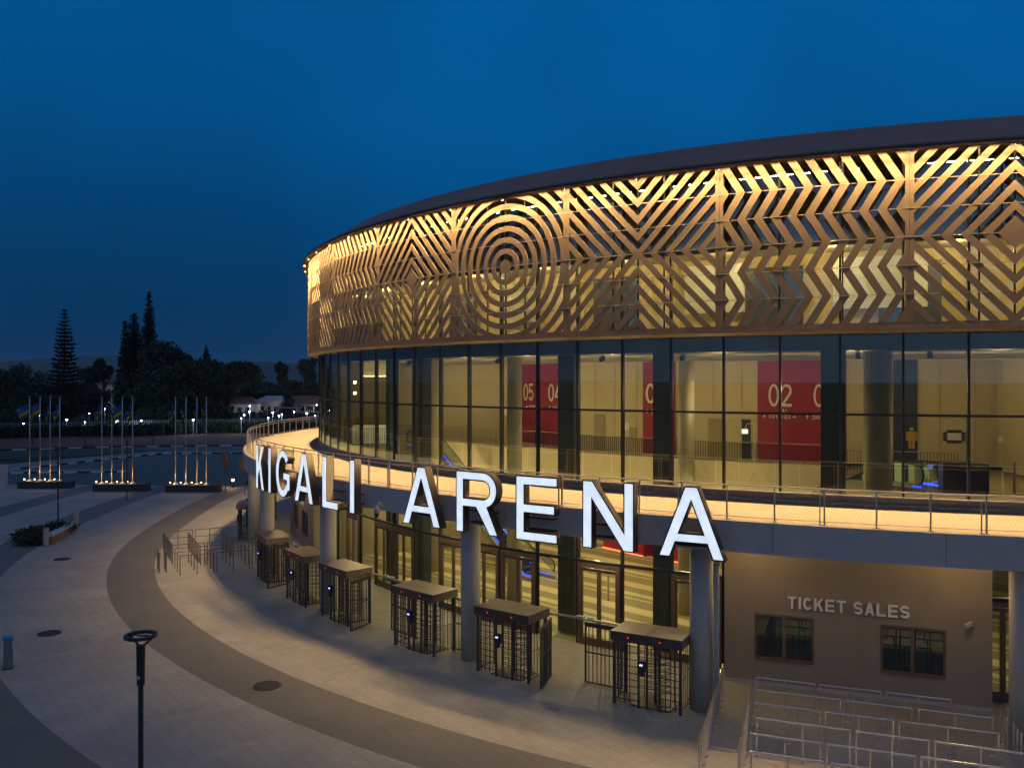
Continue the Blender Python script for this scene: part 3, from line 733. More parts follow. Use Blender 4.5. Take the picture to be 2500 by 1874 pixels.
for a in range(205, 268, 3): MB().box(P(28.035, a+.7, 9.3), (.012, .02, 5.4), facing(a+.7)).build('wall_joint', M['beige_dark'], A)
# small dark spotlights hung behind the glass
for a in (216.3, 226.6, 234.8, 239.9, 249.2, 252.6):
    b = MB().box((0, 0, 0), (.16, .22, .16), 0, rad(25)); b.tube((0, 0, .05), (0, 0, .38), .015); b.box((0, 0, .38), (.12, .12, .03))
    o = b.build('hung_spotlight', M['frame'], A); o.location = P(38.6, a, 11.25); o.rotation_euler = (0, 0, facing(a))
# free standing arched pole sign
x, y, _ = P(29.9, 240.6); b = MB().path([P(29.95, 240.9, 6.5), P(29.95, 240.9, 8.2), P(29.95, 240.8, 8.33), P(29.95, 240.5, 8.36), P(29.95, 240.2, 8.3), P(29.95, 240.1, 8.1)], .022, 8)
o = b.build('pole_sign', M['steel'], A); MB().box(P(29.95, 240.05, 7.98), (.28, .05, .22), facing(240)).build('sign_box', emat('lit_sign', (.8, .9, 1.), 1.2), o)
x, y, _ = P(29.9, 209.5); b = MB().path([P(29.95, 209.9, 6.5), P(29.95, 209.9, 8.6), P(29.95, 209.6, 8.8), P(29.95, 209.0, 8.8), P(29.95, 208.7, 8.6)], .03, 8)
o = b.build('pole_sign', M['white'], A); MB().box(P(29.95, 208.6, 8.42), (.45, .05, .35), facing(208.7)).build('sign_box', M['white'], o)
# lobby red counters with light line
for a, w in ((217.0, 3.4), (226.5, 3.0)):
    o = MB().box(P(23.6, a, 1.1), (w, .9, 2.2), facing(a)).build('red_counter', M['red'], A)
    MB().box(P(24.1, a, .06), (w+.1, .05, .05), facing(a)).build('light_line', M['e_redline'], o)
# escalators
def escalator(p0, p1, z0, z1, w=1.0, blue=True):
    p0 = Vector((*p0, z0)); p1 = Vector((*p1, z1)); d = p1-p0; L_ = math.hypot(d.x, d.y); ang = math.atan2(d.y, d.x)
    root = bpy.data.objects.new('escalator', None); COL.objects.link(root); root.parent = A; root.location = p0; root.rotation_euler = (0, 0, ang)
    H = z1-z0; b = MB()
    prof = [(-1.2, -.3), (0, -.3), (L_, H-.35), (L_+1.4, H-.35), (L_+1.4, H), (L_, H), (0, .0), (-1.2, .0)]
    for s in (-1, 1):
        i = len(b.v)
        for yy in (s*w/2, s*(w/2+.22)): b.v += [(x_, yy, z_+(.12)) for x_, z_ in prof]
        m = len(prof)
        b.f += [tuple(i+j for j in range(m)), tuple(i+m+j for j in range(m-1, -1, -1))]+[(i+j, i+m+j, i+m+(j+1) % m, i+(j+1) % m) for j in range(m)]; b.mi += [0]*(m+2)
    b.build('truss', M['esc'], root)
    st = MB(); k = int(abs(H)/.2)
    for i in range(k): st.box((L_*(i+.5)/k, 0, H*(i+.5)/k-.02), (L_/k*.98, w-.04, .2))
    st.build('step', M['frame'], root)
    for s in (-1, 1):
        g = MB(); y_ = s*(w/2+.1)
        top = [(-1.1, .3), (-1.2, .6), (-1.05, .9), (-.7, 1.0), (0, 1.0), (L_, H+1.0), (L_+.9, H+1.0), (L_+1.3, H+.9), (L_+1.4, H+.6), (L_+1.3, H+.3)]
        i = len(g.v); g.v += [(x_, y_, z_) for x_, z_ in top]; g.f.append(tuple(range(i, i+len(top)))); g.mi.append(0)
        g.build('side_glass', M['escglass'], root)
        MB().path([(x_, y_, z_) for x_, z_ in top], .035, 6).build('handrail', M['rubber'], root)
        if blue: MB().path([(x_, y_-s*.12, z_) for x_, z_ in [(-1.0, .16), (0, .16), (L_, H+.16), (L_+1.2, H+.16)]], .022, 6).build('led_strip', M['e_led'], root)
def loc2(r, a): x_, y_, _ = P(r, a); return (x_, y_)
escalator(loc2(30.5, 243.5), loc2(35.4, 252.0), 3.6, 6.32)
escalator((-24.9, -20.9), (-31.0, -14.2), .05, 6.3)
light('POINT', 'escalator_glow', P(34.5, 251.0, 6.9), 12, (.05, .1, 1), A, .1)
MB().box(P(36.3, 254.9, 6.85), (1.5, .9, 1.1), facing(254)).build('reception_desk', M['pier'], A)
for a, R_ in ((257.5, 36.4), (258.8, 36.5), (230.4, 33.5)):
    MB().tube(P(R_, a, 6.3 if a > 240 else .02), P(R_, a, 7.45 if a > 240 else 1.2), .05, 12).build('barrier_post', M['steel'], A)
# interior lamps
for a in range(204, 270, 9): light('POINT', 'concourse_light', P(33.8, a, 9.9), 125, (1, .80, .42), A, .12)
for a in range(206, 246, 8):
    light('POINT', 'lobby_light', P(34.2, a, 4.6), 290, (1, .82, .40), A, .10)
for a in range(210, 246, 12): light('POINT', 'lobby_light', P(26.5, a, 4.3), 200, (1, .82, .42), A, .10)
light('POINT', 'lobby_light', P(35.5, 258, 3.8), 170, (1, .82, .40), A, .10)
for a in range(206, 268, 6): light('POINT', 'hall_light', P(38.5, a, 14.85), 150, (1, .80, .38), A, .06)
for a in (244.6, 253): light('POINT', 'soffit_light', P(42.7, a, 4.95), 60, (1, .62, .22), A, .05)
for a in (213.5, 225.5, 236.5): light('POINT', 'soffit_light', P(40.5, a, 4.9), 210, (1, .72, .32), A, .05)
light('POINT', 'soffit_light', P(42.3, 199, 4.8), 90, (1, .66, .28), A, .05)
light('POINT', 'soffit_light', P(42.3, 187, 4.8), 90, (1, .66, .28), A, .05)
# ------------------------------------------------------------------ illuminated sign
sign = thing('illuminated_sign', 'large white backlit letters reading KIGALI ARENA along the terrace edge', 'sign', (CX, CY, 0))
LET = [('K', 211.9, 1.41), ('I', 213.85, .36), ('G', 216.1, 1.72), ('A', 219.05, 1.86), ('L', 222.05, 1.30), ('I', 224.2, .36),
       ('A', 229.6, 2.05), ('R', 233.08, 1.93), ('E', 236.27, 1.66), ('N', 239.62, 1.80), ('A', 243.07, 2.08)]
for ch, a, w in LET:
    H = 2.2; t = .165
    lp, gw = glyph(ch, w/H, t)
    R_ = 44.86
    me = glyph_mesh('letter', lp, H, .16, 0, -gw*H/2, 0); me.materials.append(M['letterside']); me.materials.append(M['letterrim'])
    for p in me.polygons:
        if p.normal.z > .9: p.material_index = 1
    o = bpy.data.objects.new('letter', me); COL.objects.link(o); o.parent = sign; o['label'] = 'letter '+ch
    o.location = P(R_+.16, a, 4.97); o.rotation_euler = (rad(90), 0, facing(a))
    # the lit face sits inside the dark rim, 6 mm proud of it
    me2 = glyph_mesh('letter_face', lp, H, .006, -.044, -gw*H/2, 0); me2.materials.append(M['lettera'])
    f = bpy.data.objects.new('letter_face', me2); COL.objects.link(f); f.parent = o; f.location = (0, 0, .161)
    br = MB(); zz = .9
    for zz in (.35, .75): br.box((0, zz, -.27), (w*.6, .05, .22))
    br.build('bracket', M['frame'], o)
# ------------------------------------------------------------------ fascia camera
fc = thing('security_camera', 'white dome security camera fixed under the terrace edge between the sign words', 'camera', WP(44.54, 225.9, 5.0), facing(225.9))
MB().box((0, -.03, .45), (.14, .06, .2)).build('wall_plate', M['camwhite'], fc); MB().path([(0, -.05, .45), (0, -.28, .52), (0, -.36, .40)], .035, 8).build('arm', M['camwhite'], fc)
MB().tube((0, -.36, .12), (0, -.36, .40), .11, 16, .05).build('housing', M['camwhite'], fc, smooth=True); MB().tube((0, -.36, -.04), (0, -.36, .115), .04, 14, .09).build('dome', M['black_paint'], fc, smooth=True)
# ------------------------------------------------------------------ full height turnstiles
def make_turnstile(label):
    T = thing('turnstile', label, 'turnstile', group='full height turnstiles along the entrance')
    b = MB().box((-.594, 0, 2.20), (1.175, 1.30, .30)); b.box((.594, 0, 2.20), (1.175, 1.30, .30)); b.box((0, 0, 2.17), (.02, 1.29, .30)); b.build('canopy', M['canopy'], T)
    MB().box((0, -.657, 2.20), (2.37, .012, .302)).build('canopy_fascia', M['darkmetal'], T)
    for x in (-1.10, 1.10):
        for y in (-.52, .52): MB().box((x, y, 1.025), (.09, .07, 2.05)).build('corner_post', M['darkmetal'], T)
    for x in (-.26, .02, .44): MB().box((x, -.56, 1.025), (.06, .06, 2.05)).build('front_post', M['darkmetal'], T)
    MB().box((.1, .0, .02), (1.3, 1.0, .03)).build('floor_plate', M['darkmetal'], T)
    for x0, x1, vs in ((-1.06, -.29, (-.93, -.75, -.56)), (.47, 1.06, (.62, .79, .94))):
        g = MB()
        for v in vs: g.tube((v, -.55, .08), (v, -.55, 2.05), .017, 6)
        for j in range(9): g.tube((x0, -.55, .2+j*.215), (x1, -.55, .2+j*.215), .015, 5)
        g.build('guard_grid', M['darkmetal'], T)
    for s in (-1, 1):
        g = MB()
        for k in range(5): g.tube((s*1.10, -.38+.19*k, .08), (s*1.10, -.38+.19*k, 2.05), .013, 6)
        for z in (.12, 1.05): g.tube((s*1.10, -.48, z), (s*1.10, .48, z), .016, 6)
        g.build('side_grid', M['darkmetal'], T)
    g = MB(); ax, ay, R_ = .10, .02, .62
    for k in range(6):
        a = rad(35+110*k/5); g.tube((ax+R_*math.cos(a), ay+R_*math.sin(a), .04), (ax+R_*math.cos(a), ay+R_*math.sin(a), 2.05), .013, 6)
    for j in range(5): g.path([(ax+R_*math.cos(rad(35+110*k/6)), ay+R_*math.sin(rad(35+110*k/6)), .25+j*.43) for k in range(7)], .011, 5)
    g.build('curved_cage', M['darkmetal'], T)
    r = MB(); r.tube((ax, ay, .05), (ax, ay, 2.05), .05, 10)
    for w in range(3):
        a = rad(w*120-62)
        for j in range(10):
            z = .25+j*.185; dx, dy = math.cos(a), math.sin(a)
            r.path([(ax+dx*.04, ay+dy*.04, z), (ax+dx*.56, ay+dy*.56, z), (ax+dx*.56, ay+dy*.56, z+.07), (ax+dx*.04, ay+dy*.04, z+.07)], .012, 5)
    r.build('rotor', M['darkmetal'], T)
    for s in (-.58, .47):
        x_ = MB()
        for q in (45, -45):
            a = rad(q); x_.path([(s-.030*math.cos(a), -.668, 2.20-.030*math.sin(a)), (s+.030*math.cos(a), -.668, 2.20+.030*math.sin(a))], .009, 5)
        x_.build('red_cross', M['e_red'], T)
    b = MB().box((-.12, -.66, 1.36), (.22, .12, .36)); b.box((-.12, -.67, 1.12), (.15, .10, .12)); rd = b.build('card_reader', M['pier'], T)
    MB().box((-.12, -.724, 1.42), (.10, .008, .05)).build('reader_screen', M['e_blue'], rd)
    b = MB(); b.box((-.14, -.730, 1.42), (.03, .006, .022)); b.box((-.095, -.730, 1.42), (.03, .006, .022)); b.build('screen_text', M['e_bluew'], rd)
    MB().box((-.233, -.67, 1.43), (.006, .05, .04)).build('reader_led', M['e_blue'], rd)
    return T
TS = [(241.1, 44.25, 'dark turnstile beside the last front column next to the ticket office wall'),
      (234.15, 44.25, 'turnstile standing just right of the column below the letter R, open gate at its right'),
      (228.35, 44.1, 'turnstile left of the column below the letter R, closed bar gate at its left'),
      (221.1, 44.0, 'turnstile right of the column below the letter L, open gate at its right'),
      (216.1, 44.0, 'turnstile half hidden behind the column below the letter L'),
      (209.3, 44.0, 'turnstile with light topped canopy in front of the column below the letters K and I'),
      (192.7, 44.35, 'farthest turnstile, behind the leftmost visible column')]
tp = make_turnstile(TS[0][2])
for i, (a, r_, lb) in enumerate(TS):
    o = tp if i == 0 else copy_tree(tp)
    o['label'] = lb; o.location = WP(r_, a, .004); o.rotation_euler = (0, 0, facing(a))
def make_gate(label):
    G = thing('bar_gate', label, 'gate', group='swing gates between the turnstiles')
    b = MB(); w = 1.38
    for x in (.03, w-.03): b.box((x, 0, 1.06), (.055, .055, 2.06))
    for z in (.06, 1.08): b.box((w/2, 0, z), (w-.115, .045, .05))
    b.box((w/2, 0, 2.02), (w-.115, .05, .14)); b.build('gate_frame', M['darkmetal'], G)
    b = MB()
    for k in range(1, 9): b.tube((w*k/9, 0, .08), (w*k/9, 0, 1.96), .018, 6)
    b.build('bars', M['darkmetal'], G)
    return G
gp_ = make_gate('')
def rz_of(p, q): return math.atan2(q[1]-p[1], q[0]-p[0])
GATES = [(WP(43.65, 239.4), WP(43.65, 237.6), 'closed bar gate directly left of the turnstile by the ticket office'),
         (WP(43.75, 235.9), WP(45.05, 236.4), 'bar gate swung outward right of the turnstile under the letter E'),
         (WP(43.55, 226.6), WP(43.55, 224.8), 'closed bar gate left of the turnstile under the letter R'),
         (WP(43.6, 222.9), WP(44.9, 223.5), 'bar gate swung outward under the last letter of the first word'),
         (WP(43.55, 214.2), WP(43.5, 212.4), 'closed bar gate left of the half hidden turnstile'),
         (WP(43.6, 211.2), WP(44.85, 212.0), 'bar gate swung outward beside the light topped turnstile'),
         (WP(43.7, 188.5), WP(45.0, 187.8), 'farthest bar gate standing open behind the leftmost turnstile')]
for i, (p, q, lb) in enumerate(GATES):
    o = gp_ if i == 0 else copy_tree(gp_)
    o['label'] = lb; o.location = (p[0], p[1], .004); o.rotation_euler = (0, 0, rz_of(p, q))
def make_fixed(label, a0_, a1_):
    F = thing('bar_fence', label, 'fence', WP(43.6, a0_, .004), 0, 'fixed bar panels closing the gaps beside columns')
    p, q = WP(43.6, a0_), WP(43.6, a1_); F.rotation_euler = (0, 0, rz_of(p, q)); w = math.dist(p, q)
    b = MB()
    for z in (.1, 1.08, 2.0): MB().box((w/2, 0, z), (w, .04, .05)).build('rail', M['darkmetal'], F)
    b = MB(); k = max(2, int(w/.13))
    for j in range(k+1): b.tube((w*j/k, 0, .02), (w*j/k, 0, 2.06), .014, 6)
    b.build('bars', M['darkmetal'], F)
make_fixed('short fixed bar fence at the left of the column under the letter R', 229.95, 230.8)
make_fixed('short fixed bar fence at the column beside the ticket office', 242.35, 242.6)
make_fixed('short fixed bar fence at the column under the letter L', 217.7, 218.3)
make_fixed('short fixed bar fence at the column under the letter K', 207.5, 207.9)
# overhead beams that span the gate openings
for a0_, a1_, lb in ((235.6, 239.5, 'steel beam over the gate opening nearest the ticket office, with white lock boxes'),
                     (222.6, 226.8, 'steel beam over the gate opening in the middle of the row, with white lock boxes'),
                     (210.8, 214.6, 'steel beam over the gate opening at the far end of the row, with white lock boxes')):
    O = thing('gate_beam', lb, 'beam', WP(43.6, a0_, 0), 0, 'beams above the swing gates'); p, q = WP(43.6, a0_), WP(43.6, a1_)
    O.rotation_euler = (0, 0, rz_of(p, q)); w = math.dist(p, q)
    MB().box((w/2, .0, 2.17), (w, .07, .06)).build('beam', M['steel'], O)
    for t, m_ in ((.44, 'e_green'), (.56, 'e_green')):
        bx = MB().box((w*t, -.05, 2.235), (.26, .12, .07)).build('lock_box', M['camwhite'], O)
        if t > .5: MB().box((w*t-.08, -.113, 2.235), (.03, .006, .02)).build('indicator_led', M['e_green'], bx)
# ------------------------------------------------------------------ queue barriers
def make_barrier(w, mats, two=False):
    B = thing('queue_barrier', '', 'barrier')
    for x in (0, w/2, w): MB().tube((x, 0, 0), (x, 0, 1.04), .024, 10).tube((x, 0, 0), (x, 0, .012), .06, 12).build('post', mats, B)
    MB().tube((-.012, 0, 1.05), (w+.012, 0, 1.05), .025, 10).build('top_rail', mats, B)
    if two: MB().tube((0, 0, .62), (w, 0, .62), .018, 8).build('lower_rail', mats, B)
    return B
bar_cache = {}
def barrier(p, q, label, group, two=False):
    w = round(math.dist(p, q), 2); far = 'far maze' in group; key = (w, two, far)
    if key in bar_cache: o = copy_tree(bar_cache[key])
    else: o = bar_cache[key] = make_barrier(w, M['steel_dull'] if far else M['steel_bright'], two)
    o.location = (p[0], p[1], .005); o.rotation_euler = (0, 0, rz_of(p, q)); o['label'] = label; o['group'] = group
A0 = Vector((7.70, 27.05)); e1 = Vector((.9377, -.3475)); e2 = Vector((-.33, -.944))
ORD = ['first', 'second', 'third', 'fourth', 'fifth', 'sixth', 'seventh']
rows = [[(0, 1.72), (1.87, 3.59), (3.74, 5.46)], [(.05, 2.42), (2.57, 4.32), (4.50, 6.35)], [(.1, 1.85), (2.0, 3.75), (3.9, 6.30)],
        [(.2, 2.60), (2.75, 4.50), (4.65, 6.75)], [(.1, 1.85), (2.0, 4.05), (4.2, 6.95)], [(.2, 1.95), (2.1, 3.85), (4.0, 6.95)], [(.9, 3.1), (3.25, 5.0), (5.15, 6.9)]]
pos3 = ['left', 'middle', 'right']
for r, segs in enumerate(rows):
    for c, (u0, u1) in enumerate(segs):
        p = A0+e1*u0+e2*1.13*r; q = A0+e1*u1+e2*1.13*r
        barrier(p, q, f'steel queue rail, {pos3[c]} section, {ORD[r]} row out from the ticket office wall', 'steel queue rails before the ticket office')
for r in range(5):
    p = A0+e2*1.18*r+e1*-.1; q = p+e2*1.06
    barrier(p, q, f'steel queue rail on the left edge of the maze, {ORD[r]} from the ticket wall', 'steel queue rails before the ticket office')
for r in range(6):
    p = Vector((6.95, 28.3))+e2*1.08*r; q = p+e2*.98
    barrier(p, q, f'steel guard rail beside the right front column, {ORD[r]} from the ticket office wall', 'steel guard rails by the front column')
for r in range(4):
    p = A0+e1*(6.75+r*.12)+e2*(1.0*r+.1); q = p+e2*.9
    barrier(p, q, f'steel queue rail on the right edge of the maze, {ORD[r]} from the ticket wall', 'steel queue rails before the ticket office')
# the far queue maze
a_ = rad(208); er = Vector((math.cos(a_), math.sin(a_))); et = Vector((-math.sin(a_), math.cos(a_)))*-1
F0 = Vector((-17.65, 45.74))
grp = 'steel queue rails in the far maze'
for r in range(4):
    for c, (u0, u1) in enumerate(((0, 1.72), (1.87, 3.6), (3.75, 4.6))):
        p = F0-er*u0+et*1.1*r; q = F0-er*u1+et*1.1*r
        barrier(p, q, f'thin queue rail in the far maze, {ORD[r]} row from the front, {["outer", "middle", "inner"][c]} section', grp)
for c, (u0, u1) in enumerate(((0, 1.72), (1.87, 3.6), (3.75, 5.4))):
    p = F0-er*u0+et*8.1; q = F0-er*u1+et*8.1
    barrier(p, q, f'thin two rail barrier at the very back of the far maze, {["outer", "middle", "inner"][c]} section', grp, True)
for r in range(4):
    p = F0+et*(3.9+1.05*r); q = p+et*.95
    barrier(p, q, f'thin queue rail on the outer edge of the far maze, {ORD[r]} behind the front rows', grp)
for r in range(5):
    p = F0-er*1.35+et*(2.2+1.05*r); q = p+et*.95
    barrier(p, q, f'thin queue rail running through the middle of the far maze, {ORD[r]} from the front', grp)
for r in range(4):
    p = F0-er*3.3+et*(3.2+1.05*r); q = p+et*.95
    barrier(p, q, f'thin queue rail on the inner side of the far maze, {ORD[r]} from the front', grp)
for r in range(2):
    p = F0+er*(.55+.35*r)+et*1.2; q = p+et*1.0
    barrier(p, q, f'lone thin rail outside the far maze, {["closer", "farther"][r]} to the maze', grp)
# ------------------------------------------------------------------ lamp posts
def make_lamp(label):
    Lp = thing('lamp_post', label, 'lamp post', group='ring topped lamp posts')
    b = MB().tube((0, 0, 0), (0, 0, 4.75), .05, 16, .05); b.tube((0, 0, 0), (0, 0, .02), .16, 16); b.build('pole', M['lamp_metal'], Lp, smooth=False)
    MB().tube((0, 0, 4.45), (0, 0, 5.22), .075, 18, .085).build('collar', M['lamp_metal'], Lp)
    MB().box((0, -.115, 4.62), (.05, .02, .06)).build('access_label', M['camwhite'], Lp)
    MB().revolve([(.31, 5.38), (.31, 5.435), (.235, 5.435), (.235, 5.38)], 0, 360, 40, False).build('ring_head', M['lamp_metal'], Lp)
    b = MB()
    for k in range(3):
        a = rad(k*120+35); b.path([(.05*math.cos(a), .05*math.sin(a), 5.2), (.27*math.cos(a), .27*math.sin(a), 5.37)], .022, 6)
    b.tube((-.225, .03, 5.41), (.225, -.03, 5.41), .016, 6); b.build('arm', M['lamp_metal'], Lp)
    return Lp
for i, (x, y, lb) in enumerate(((-7.25, 16.8, 'tall dark lamp post with flat ring head, large in the left foreground'),
                                (-32.4, 61.4, 'unlit ring topped lamp post rising behind the shrub bed'),
                                (-33.4, 74.6, 'unlit ring topped lamp post in front of the middle flag planter'))):
    if i == 0: lp0 = make_lamp(lb); o = lp0
    else: o = copy_tree(lp0)
    o['label'] = lb; o.location = (x, y, .004)
# ------------------------------------------------------------------ manholes
for i, (x, y, r_, lb) in enumerate(((-8.33, 29.24, .42, 'iron manhole cover in the dark paving arc at lower centre'), (-18.98, 35.29, .40, 'iron manhole cover in the pale paving left of the lamp post'), (-26.1, 49.9, .40, 'iron manhole cover in the pale paving below the shrub bed'))):
    T = thing('manhole_cover', lb, 'manhole cover', (x, y, .012), 0, 'manhole covers in the paving')
    MB().tube((0, 0, -.004), (0, 0, .012), r_, 28).build('lid', M['manhole'], T)
    MB().revolve([(r_+.01, -.003), (r_+.01, .016), (r_+.06, .016), (r_+.06, -.003)], 0, 360, 28, False).build('rim', M['rooflip'], T)
    b = MB()
    for k in range(-3, 4): b.box((k*.1, 0, .015), (.02, 2*math.sqrt(max(.01, (r_*.85)**2-(k*.1)**2)), .008))
    b.build('rib', M['rooflip'], T)
# ------------------------------------------------------------------ shrub bed, kerb seat, bollards
def leaves(mb, c, r, n, s, flat=1., seed=0):
    rnd = random.Random(seed)
    for _ in range(n):
        while True:
            q = Vector((rnd.uniform(-1, 1), rnd.uniform(-1, 1), rnd.uniform(-1, 1)))
            if q.length <= 1: break
        q = q*(.62+.38*rnd.random()); p = Vector((c[0]+q.x*r[0], c[1]+q.y*r[1], c[2]+q.z*r[2]))
        u = Vector((rnd.gauss(0, 1), rnd.gauss(0, 1), rnd.gauss(0, flat))).normalized(); v = u.cross(Vector((rnd.gauss(0, 1), rnd.gauss(0, 1), rnd.gauss(0, 1)))).normalized()
        k = s*rnd.uniform(.6, 1.3); mb.quad(p-u*k, p+v*k*.45, p+u*k, p-v*k*.45)
T = thing('shrub', 'low dark shrub filling the bed behind the orange kerb seat', 'shrub', (-31.2, 56.9, 0))
b = MB(); rnd = random.Random(3)
for k in range(16):
    t = k/15; c = (1.2-2.6*math.sin(t*2.4)*.5+rnd.uniform(-.8, .8), -2.9+5.6*t, .30); leaves(b, c, (1.15, .8, .48), 420, .09, seed=k)
b.build('foliage', M['hedge'], T); b = MB()
for k in range(10): b.tube((rnd.uniform(-1, 1.4), -2.4+.5*k, 0), (rnd.uniform(-1, 1.4), -2.4+.5*k, .5), .02, 5)
b.build('stem', M['bark'], T)
T = thing('kerb_seat', 'orange stone kerb seat edging the shrub bed', 'kerb seat', (0, 0, 0))
b = MB(); pts = [(-29.1, 54.35), (-29.45, 56.2), (-29.85, 58.1), (-30.5, 60.1)]
for (x0, y0), (x1, y1) in zip(pts, pts[1:]):
    d = math.hypot(x1-x0, y1-y0); b.box(((x0+x1)/2-.3, (y0+y1)/2, .24), (d+.02, .62, .48), math.atan2(y1-y0, x1-x0))
T2 = b.build('seat', M['orange_stone'], T)
b = MB()
for (x0, y0), (x1, y1) in zip(pts, pts[1:]):
    d = math.hypot(x1-x0, y1-y0); b.box(((x0+x1)/2-.3, (y0+y1)/2, .50), (d+.03, .66, .035), math.atan2(y1-y0, x1-x0))
b.build('capping', M['concrete'], T)
for x, y, lb in ((-29.25, 54.0, 'pale round bollard at the near end of the orange kerb seat'), (-31.05, 61.3, 'pale round bollard at the far end of the orange kerb seat')):
    T = thing('bollard', lb, 'bollard', (x, y, .004), 0, 'bollards at the kerb seat')
    MB().tube((0, 0, 0), (0, 0, 1.08), .165, 20).build('shaft', M['palewall'], T); MB().tube((0, 0, 1.082), (0, 0, 1.11), .175, 20).build('cap', M['bingrey'], T)
    MB().tube((0, 0, .0), (0, 0, .05), .20, 20).build('foot', M['bingrey'], T)
# litter bin at the left edge
T = thing('litter_bin', 'grey litter bin with blue rim and red side, left edge of the plaza', 'bin', (-18.2, 31.05, .004), rad(30))
MB().box((0, 0, .54), (.28, .30, 1.0)).build('body', M['bingrey'], T); MB().box((0, 0, 1.09), (.34, .34, .09)).build('rim', M['binblue'], T)
MB().box((.155, .02, .42), (.02, .22, .5)).build('side_panel', M['binred'], T); MB().box((0, 0, .02), (.34, .36, .04)).build('foot', M['pier'], T)
T = thing('litter_bin', 'pale litter bin cut off by the left edge of the view', 'bin', (-18.95, 31.35, .004), rad(30))
MB().box((0, 0, .54), (.34, .34, 1.0)).build('body', M['palewall'], T); MB().box((0, 0, 1.08), (.38, .38, .07)).build('rim', M['bingrey'], T)
# ------------------------------------------------------------------ flag planters
def flag_mesh(ext, droop, fold, seed):
    b = MB(); nx, nz = 12, 12; rnd = random.Random(seed); ph = rnd.uniform(0, 6)
    H = 1.25; g = []
    for i in range(nx+1):
        s = i/nx; col = []
        for j in range(nz+1):
            t = j/nz
            x = -ext*.8*s*(1-.35*t); z = -H*t*(1-.12*s) - droop*s**1.2
            y = .16*math.sin(ph+s*7*(1+.6*fold)+t*2.2)*s**.5*(1+fold)
            col.append((x, y, z))
        g.append(col)
    for i in range(nx):
        for j in range(nz):
            b.cur = 0 if j < nz//2 else (1 if j < nz*3//4 else 2)
            b.quad(g[i][j], g[i+1][j], g[i+1][j+1], g[i][j+1])
    # the yellow sun in the fly corner of the blue field
    b.cur = 1; c = Vector(g[nx-3][2]); 
    for sd in (-.03, .03):
        b.quad(*[(c.x+.10*math.cos(rad(k*30)), c.y+sd, c.z+.10*math.sin(rad(k*30))) for k in range(12)])
    return b
GR = [(-47.35, 82.3, 4.95, [72.6, 97.8, 122.5, 145.9], 'leftmost'), (-39.1, 80.2, 4.95, [248.5, 273, 298.6, 323.9], 'middle'), (-32.1, 79.6, 4.9, [428.4, 454.1, 480.7, 503.9], 'right')]
fl = [(1.7, .75, 0), (1.6, .7, 0), (.42, 1.0, 1), (.75, 1.0, .6), (.75, .95, .7), (.45, 1.0, 1), (1.35, .8, .1), (.7, .95, .6), (.75, 1.0, .7), (.5, .8, 1), (.22, .9, 1), (.45, .6, 1)]
state = ['streaming out to the left', 'streaming out beside its neighbour', 'hanging limp', 'half unfurled', 'half unfurled', 'hanging limp', 'streaming out to the left', 'half unfurled', 'half unfurled', 'hanging limp', 'hanging nearly closed', 'hanging limp with a yellow bulge']
kf = 0
for gi, (x0, yf, w, xs, nm) in enumerate(GR):
    T = thing('planter', f'long low dark stone base holding flagpoles, {nm} of three', 'flag base', (x0+w/2, yf+.6, .004), 0, 'dark stone flagpole bases')
    MB().box((0, 0, .31), (w, 1.2, .62)).build('base', M['planter'], T); MB().box((0, 0, .64), (w+.06, 1.26, .04)).build('capping', M['planter'], T)
    yp = yf+.75
    for pi, xp in enumerate(xs):
        X = (xp-1250)*yp/2100
        U = thing('flagpole', f'{ORD[pi]} flagpole on the {nm} stone base, flag {state[kf]}', 'flagpole', (X, yp, .665), 0, 'flagpoles with blue, yellow and green flags')
        MB().tube((0, 0, 0), (0, 0, 8.1), .055, 12, .04).build('pole', M['steel'], U, smooth=True)
        MB().tube((0, 0, 8.1), (0, 0, 8.17), .09, 12).build('finial', M['steel'], U); MB().tube((0, 0, 0), (0, 0, .16), .24, 16, .08).build('foot', M['white_paint'], U)
        e_, d_, f_ = fl[kf]; F = flag_mesh(e_, d_, f_, kf).build('flag', [M['flagblue'], M['flagyellow'], M['flaggreen']], U, smooth=False); F.location = (-.06, 0, 7.5)
        kf += 1
        V = thing('uplight', f'small warm uplight left of the {ORD[pi]} flagpole on the {nm} stone base', 'uplight', (X-.42, yp-.18, .665), 0, 'warm uplights at the flagpoles')
        MB().tube((0, 0, 0), (0, 0, .13), .06, 10).build('housing', M['frame'], V); MB().tube((0, 0, .13), (0, 0, .21), .055, 12, .05).build('lens', M['e_warm'], V)
        if True: light('POINT', 'uplight_glow', (.25, -.05, .35), 8, (1, .58, .22), V, .05)
# stone gate pillar, banners, path lights
T = thing('gate_pillar', 'square stone gate pillar cut by the left edge beyond the plaza', 'pillar', (-50.3, 84.2, 0))
MB().box((0, 0, 1.0), (1.5, .7, 2.0)).build('shaft', M['concrete'], T); MB().box((0, 0, 2.05), (1.6, .8, .1)).build('cap', M['concrete'], T)
def banner(x, y, z0, z1, w, lb):
    T = thing('banner_sign', lb, 'sign', (x, y, 0), rad(18), 'upright banner signs by the plaza edge')
    MB().tube((0, 0, 0), (0, 0, z0+.05), .045, 8).build('pole', M['doorframe'], T); MB().box((0, 0, (z0+z1)/2), (w, .08, z1-z0)).build('board', M['doorframe'], T)
    b = MB()
    for k in range(6): b.box((w*.15, -.045, z1-.2-k*.11), (.06+.03*(k % 2), .01, .04))
    b.build('lettering', M['white'], T)
banner(-26.7, 80.2, 2.0, 3.7, .68, 'tall brown banner sign on a pole right of the flag bases')
banner(-24.25, 78.0, 2.1, 3.4, .9, 'brown sign board partly hidden behind the terrace end')
